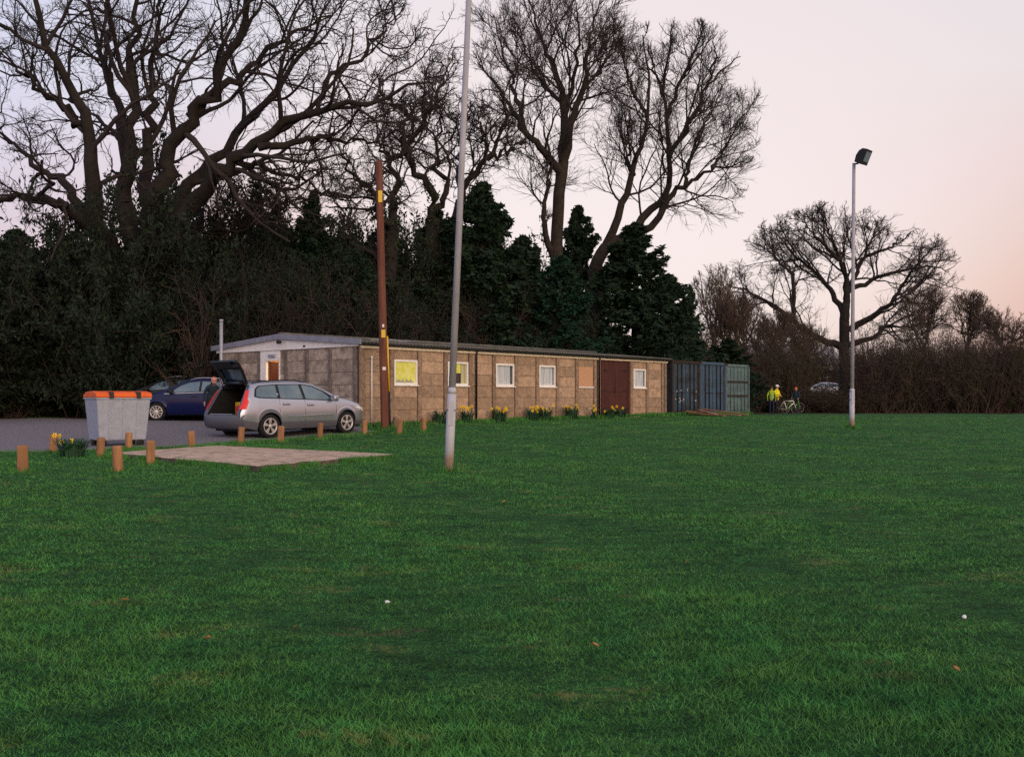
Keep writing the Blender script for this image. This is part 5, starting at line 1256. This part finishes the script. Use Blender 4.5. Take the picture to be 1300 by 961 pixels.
# ------------------------------------------------------------------ understory shrubs
def shrub_meshes(seed, nst, nleaf, lsz):
    rg = np.random.default_rng(seed); az = rg.uniform(0, 6.28, nst); inc = rg.uniform(.1, .95, nst)
    P = np.stack([rg.normal(0, .35, nst), rg.normal(0, .35, nst), np.full(nst, -.1)], -1); D = np.stack([np.cos(az)*np.sin(inc), np.sin(az)*np.sin(inc), np.cos(inc)], -1)
    L = rg.uniform(2.2, 4.4, nst); pts, rad = grow(P, D, L, rg.uniform(.02, .05, nst), np.full(nst, .010), 7, .13, .03, rg); parts = [tubes(pts, rad, 4)]
    P2, D2, R2, t2 = spawn(pts, rad, 9, .1, 1, .4, 1.1, rg); L2 = np.repeat(L, 9)*.34*rg.uniform(.4, 1.2, len(P2)); p2, r2 = grow(P2, D2, L2, np.full(len(P2), .013), np.full(len(P2), .006), 4, .2, .03, rg); parts.append(tubes(p2, r2, 3))
    P3, D3, R3, t3 = spawn(p2, r2, 6, .1, 1, .4, 1.1, rg); L3 = np.repeat(L2, 6)*.5*rg.uniform(.4, 1.2, len(P3)); p3, r3 = grow(P3, D3, L3, np.full(len(P3), .0075), np.full(len(P3), .005), 2, .2, .02, rg); parts.append(tubes(p3, r3, 3))
    V, Q = join(parts); st = np_mesh('stems', V, Q)
    lf = None
    if nleaf:
        P4, *_ = spawn(p3, r3, max(1, nleaf//len(P3)+1), 0, 1, .3, 1, rg); P4 = P4[rg.permutation(len(P4))[:nleaf]]; lf = leaf_mesh('leaves', P4+rg.normal(0, .06, P4.shape), lsz, rg, 2.4)
    return st, lf
SH = [shrub_meshes(41, 46, 58000, .052), shrub_meshes(42, 44, 58000, .056), shrub_meshes(43, 42, 0, 0), shrub_meshes(44, 46, 0, 0), shrub_meshes(45, 44, 7000, .05)]
M['laurel'] = mat('evergreen_leaf', (.008, .018, .009), .8, (.015, .025, .011), 1.4, 4, world_pos=True); M['hedgeleaf'] = mat('hedge_ivy_leaf', (.030, .040, .014), .8, (.05, .045, .02), 2, 4, world_pos=True)
def shrub(name, label, p, which, sx, sz, twig, group, leafm='laurel', cat='shrub'):
    e = empty(name, p, rc.uniform(0, 6.28)); tag(e, label, cat, group); e.scale = (sx, sx*rc.uniform(.85, 1.15), sz)
    st, lf = SH[which]
    for nm, me, mm in (('stems', st, twig), ('leaves', lf, leafm)):
        if me is None: continue
        if not me.materials: me.materials.append(M[mm])
        o = bpy.data.objects.new(nm, me); col.objects.link(o); o.parent = e; o.material_slots[0].link = 'OBJECT'; o.material_slots[0].material = M[mm]
def gp_(p): p = Vector(p); p.z = float(zt(p.x, p.y)); return p
LB = 'dense dark evergreen shrub in the thicket behind the hut'; GB = 'evergreen shrubs behind the hut'
for i in range(19):
    t = -4+i*1.55; b_ = hp(t, 10.2+rc.uniform(-.7, .7))
    if t < 1.5: continue
    shrub('evergreen_shrub', LB, gp_(b_), i % 2, 1.05, rc.uniform(1.15, 1.5), 'twig', GB)
for i in range(16):
    t = -5+i*2.0; b_ = hp(t, 13.6+rc.uniform(-.8, .8))
    if t < -2: continue
    shrub('evergreen_shrub', LB, gp_(b_), (i+1) % 2, 1.3, rc.uniform(1.6, 2.1), 'twig', GB)
for i in range(13):
    t = -6+i*2.6; b_ = hp(t, 18+rc.uniform(-1, 1)); shrub('evergreen_shrub', LB, gp_(b_), i % 2, 1.8, rc.uniform(2.2, 2.8) if t > 4 else 1.6, 'twig', GB)
LT = 'tangled bare brown shrub leaning over the hut roof'; GT = 'bare shrubs behind the hut roof'
for i in range(15):
    t = 1+i*1.45; b_ = hp(t, 8.9+rc.uniform(-.3, .5)); shrub('bare_shrub', LT, gp_(b_), 2+i % 2, rc.uniform(.85, 1.1), rc.uniform(1.0, 1.5), 'twig' if i % 3 else 'twig_b', GT)
LC = 'dark evergreen shrub crowding the back of the car park'; GC = 'evergreen shrubs behind the car park'
for i in range(15):
    x = -31+i*1.45
    if abs(x+14.4) < 3.7: continue
    shrub('evergreen_shrub', LC, gp_((x, 40.6+rc.uniform(-.4, .4)+max(0, x+13)*.3, 0)), i % 2, 1.0, rc.uniform(.85, 1.1), 'twig', GC)
for i in range(12):
    x = -33+i*2.0; shrub('evergreen_shrub', LC, gp_((x, 43.4+rc.uniform(-.6, .6)+(2.2 if abs(x+15) < 4.5 else 0), 0)), (i+1) % 2, 1.3, rc.uniform(.9, 1.1), 'twig', GC)
for i in range(9):
    x = -38+i*3.2; shrub('evergreen_shrub', LC, gp_((x, 47+rc.uniform(-.6, .6), 0)), i % 2, 1.6, rc.uniform(1.0, 1.2), 'twig', GC)
LD = 'brown bare shrub among the dark evergreens behind the parked cars'; GD = 'bare shrubs behind the parked cars'
for px, d, sx, sz in [(222, 40.6, .6, 1.0), (250, 40.6, .6, 1.05), (285, 41, .7, 1.1), (325, 42.0, .8, 1.15), (20, 39.6, .6, .8), (120, 40.6, .5, .7)]:
    shrub('bare_shrub', LD, on_ground(px, d), 2+int(px) % 2, sx, sz, 'twig_b', GD)
LH = 'tall leafless brown hedge bush along the far edge of the field'; GH = 'bushes of the far hedge'
i = 0
for x in np.arange(10.5, 47, 1.25):
    y = 64.6+.25*math.sin(x)+rc.uniform(-.3, .3)
    if 15.8 < x < 16.9: continue
    shrub('hedge_bush', LH, gp_((x, y, 0)), (2, 3, 4)[i % 3], rc.uniform(.62, .8), rc.uniform(1.05, 1.4)*(.34 if 18.2 < x < 22 else 1), 'twig_b', GH, 'hedgeleaf', 'hedge bush'); i += 1
for x in np.arange(9, 50, 1.5):
    if 15.8 < x < 16.9: continue
    shrub('hedge_bush', LH, gp_((x, 67.2+rc.uniform(-.3, .3), 0)), (4, 2, 3)[i % 3], rc.uniform(.75, .95), rc.uniform(1.15, 1.5)*(.34 if 18.6 < x < 23 else 1), 'twig_b', GH, 'hedgeleaf', 'hedge bush'); i += 1
for x in np.arange(11, 48, 1.9):
    shrub('evergreen_shrub', 'low evergreen undergrowth bush at the foot of the far hedge', gp_((x, 65.7+rc.uniform(-.5, .5), 0)), i % 2, .42, rc.uniform(.34, .5)*(.7 if 16 < x < 22 else 1), 'twig', 'undergrowth along the far hedge', 'hedgeleaf'); i += 1

for x in np.arange(8, 74, 2.2):
    shrub('hedge_bush', 'tall bare brown bush of the second hedge across the road', gp_((x, 106+rc.uniform(-.5, .5), 0)), (2, 3, 4)[i % 3], rc.uniform(1.1, 1.35), rc.uniform(1.3, 1.6), 'twig_b', 'bushes of the hedge across the road', 'hedgeleaf', 'hedge bush'); i += 1
# ------------------------------------------------------------------ far house and road beyond the hedge
M['render'] = mat('pale_render', (.50, .42, .40), .9, (.40, .33, .30), 3, 5); M['slate'] = mat('pale_slate_roof', (.34, .32, .36), .8, (.25, .23, .26), 4, 6)
hs = empty('house', gp_((34.0, 118, 0))-Vector((0, 0, 1.3)), math.radians(4)); tag(hs, 'pale house with grey roof half hidden beyond the hedge', 'house')
MB().box(-5, 5, 0, 7, -1, 5.0).build('wall', M['render'], hs)
MB().prism([(-.5, 4.95), (7.5, 4.95), (3.5, 7.4)], -5.4, 5.4, 'yz').build('roof', M['slate'], hs)
for x in (-3.2, 0, 3.2):
    for z in (1.0, 3.4):
        w = MB().box(x-.6, x+.6, -.04, .02, z, z+1.2).build('window', M['white'], hs); MB().box(x-.52, x+.52, -.06, -.045, z+.08, z+1.12).build('pane', M['glassdark'], w)
MB().box(3.2, 3.9, 3.1, 3.9, 6.8, 8.3).build('chimney', M['render'], hs)
M['tarmac'] = mat('tarmac', (.06, .058, .06), .9, (.045, .043, .045), 20, 5, world_pos=True)
rd_ = sheet('road', [(-5, 93), (80, 93), (80, 101), (-5, 101)], M['tarmac'], .035, 4); tag(rd_, 'road beyond the hedge', kind='structure')

# ------------------------------------------------------------------ grass blades
rg = np.random.default_rng(77); NB = 520000
r = 2.6*np.exp(rg.random(NB)**.9*math.log(44/2.6)); th = rg.uniform(-.70, .70, NB)
x, y = r*np.sin(th), r*np.cos(th)
HP = [tuple(hp(-.2, -.25)[:2]), tuple(hp(26, -.25)[:2]), tuple(hp(26, 9)[:2]), tuple(hp(-.2, 9)[:2])]
kp = ~in_poly(x, y, CARPARK) & ~in_poly(x, y, SL) & ~in_poly(x, y, HP)
x, y, r = x[kp], y[kp], r[kp]; nb = len(x)
# thin out over worn patches, taller tufts in places
tuft = .5+.5*np.sin(x*2.1+1.7*np.sin(y*1.3))*np.sin(y*1.7+1.1*np.sin(x*.9)); hh = (.010+.016*rg.random(nb))*(.7+.8*tuft)
nr = np.hypot((x+5.5), (y-19.9)) < 5; hh = np.where(nr, hh*1.25, hh)
w = np.maximum(.0022, .00042*r)*rg.uniform(.7, 1.3, nb); a = rg.uniform(0, 2*math.pi, nb); ln = hh*rg.uniform(.3, 1.9, nb); la = rg.uniform(0, 2*math.pi, nb)
z = zt(x, y)-.003
dx, dy = np.cos(a)*w, np.sin(a)*w
V = np.stack([np.stack([x-dx, y-dy, z], -1), np.stack([x+dx, y+dy, z], -1), np.stack([x+np.cos(la)*ln, y+np.sin(la)*ln, z+hh], -1)], 1).reshape(-1, 3)
tv = [V]
def tufts(bx, by, lo, hi):
    n_ = len(bx); a_ = rg.uniform(0, 6.283, n_); h_ = rg.uniform(lo, hi, n_); w_ = np.maximum(.004, .0004*by)*rg.uniform(.7, 1.2, n_); z_ = zt(bx, by)-.01; l_ = h_*rg.uniform(.1, .8, n_); q_ = rg.uniform(0, 6.283, n_)
    tv.append(np.stack([np.stack([bx-np.cos(a_)*w_, by-np.sin(a_)*w_, z_], -1), np.stack([bx+np.cos(a_)*w_, by+np.sin(a_)*w_, z_], -1), np.stack([bx+np.cos(q_)*l_, by+np.sin(q_)*l_, z_+h_], -1)], 1).reshape(-1, 3))
for o in [q for q in bpy.data.objects if q.name.split('.')[0] in ('timber_post', 'floodlight_column', 'telegraph_pole')]:
    big = 1.5 if 'column' in o.name or 'tele' in o.name else 1; n_ = int(170*big); rr_ = .07+np.abs(rg.normal(0, .09*big, n_)); t_ = rg.uniform(0, 6.283, n_)
    tufts(o.location.x+rr_*np.cos(t_), o.location.y+rr_*np.sin(t_), .05, .13*big)
for i in range(4):
    a_, b_ = np.array(SL[i]), np.array(SL[(i+1) % 4]); t_ = rg.random(2200); out_ = (a_+b_)/2-np.mean(SL, axis=0); out_ /= np.linalg.norm(out_); q_ = a_+(b_-a_)*t_[:, None]+out_*np.abs(rg.normal(.02, .07, 2200))[:, None]
    dens = np.sin(t_*23)+np.sin(t_*9+1) > -.6; tufts(q_[dens, 0], q_[dens, 1], .05, .15)
for a_, b_ in zip(CARPARK[1:8], CARPARK[2:9]):
    a_, b_ = np.array(a_), np.array(b_); n_ = int(min(np.linalg.norm(b_-a_), 20)*420); q_ = a_+(b_-a_)*rg.random(n_)[:, None]+rg.normal(0, .16, (n_, 2)); tufts(q_[:, 0], q_[:, 1], .04, .11)
q_ = np.array([hp(t_, o_)[:2] for t_, o_ in zip(rg.uniform(-.2, 25, 9000), rg.normal(-.25, .16, 9000))]); tufts(q_[:, 0], q_[:, 1], .06, .20)
V = np.concatenate(tv); nb = len(V)//3
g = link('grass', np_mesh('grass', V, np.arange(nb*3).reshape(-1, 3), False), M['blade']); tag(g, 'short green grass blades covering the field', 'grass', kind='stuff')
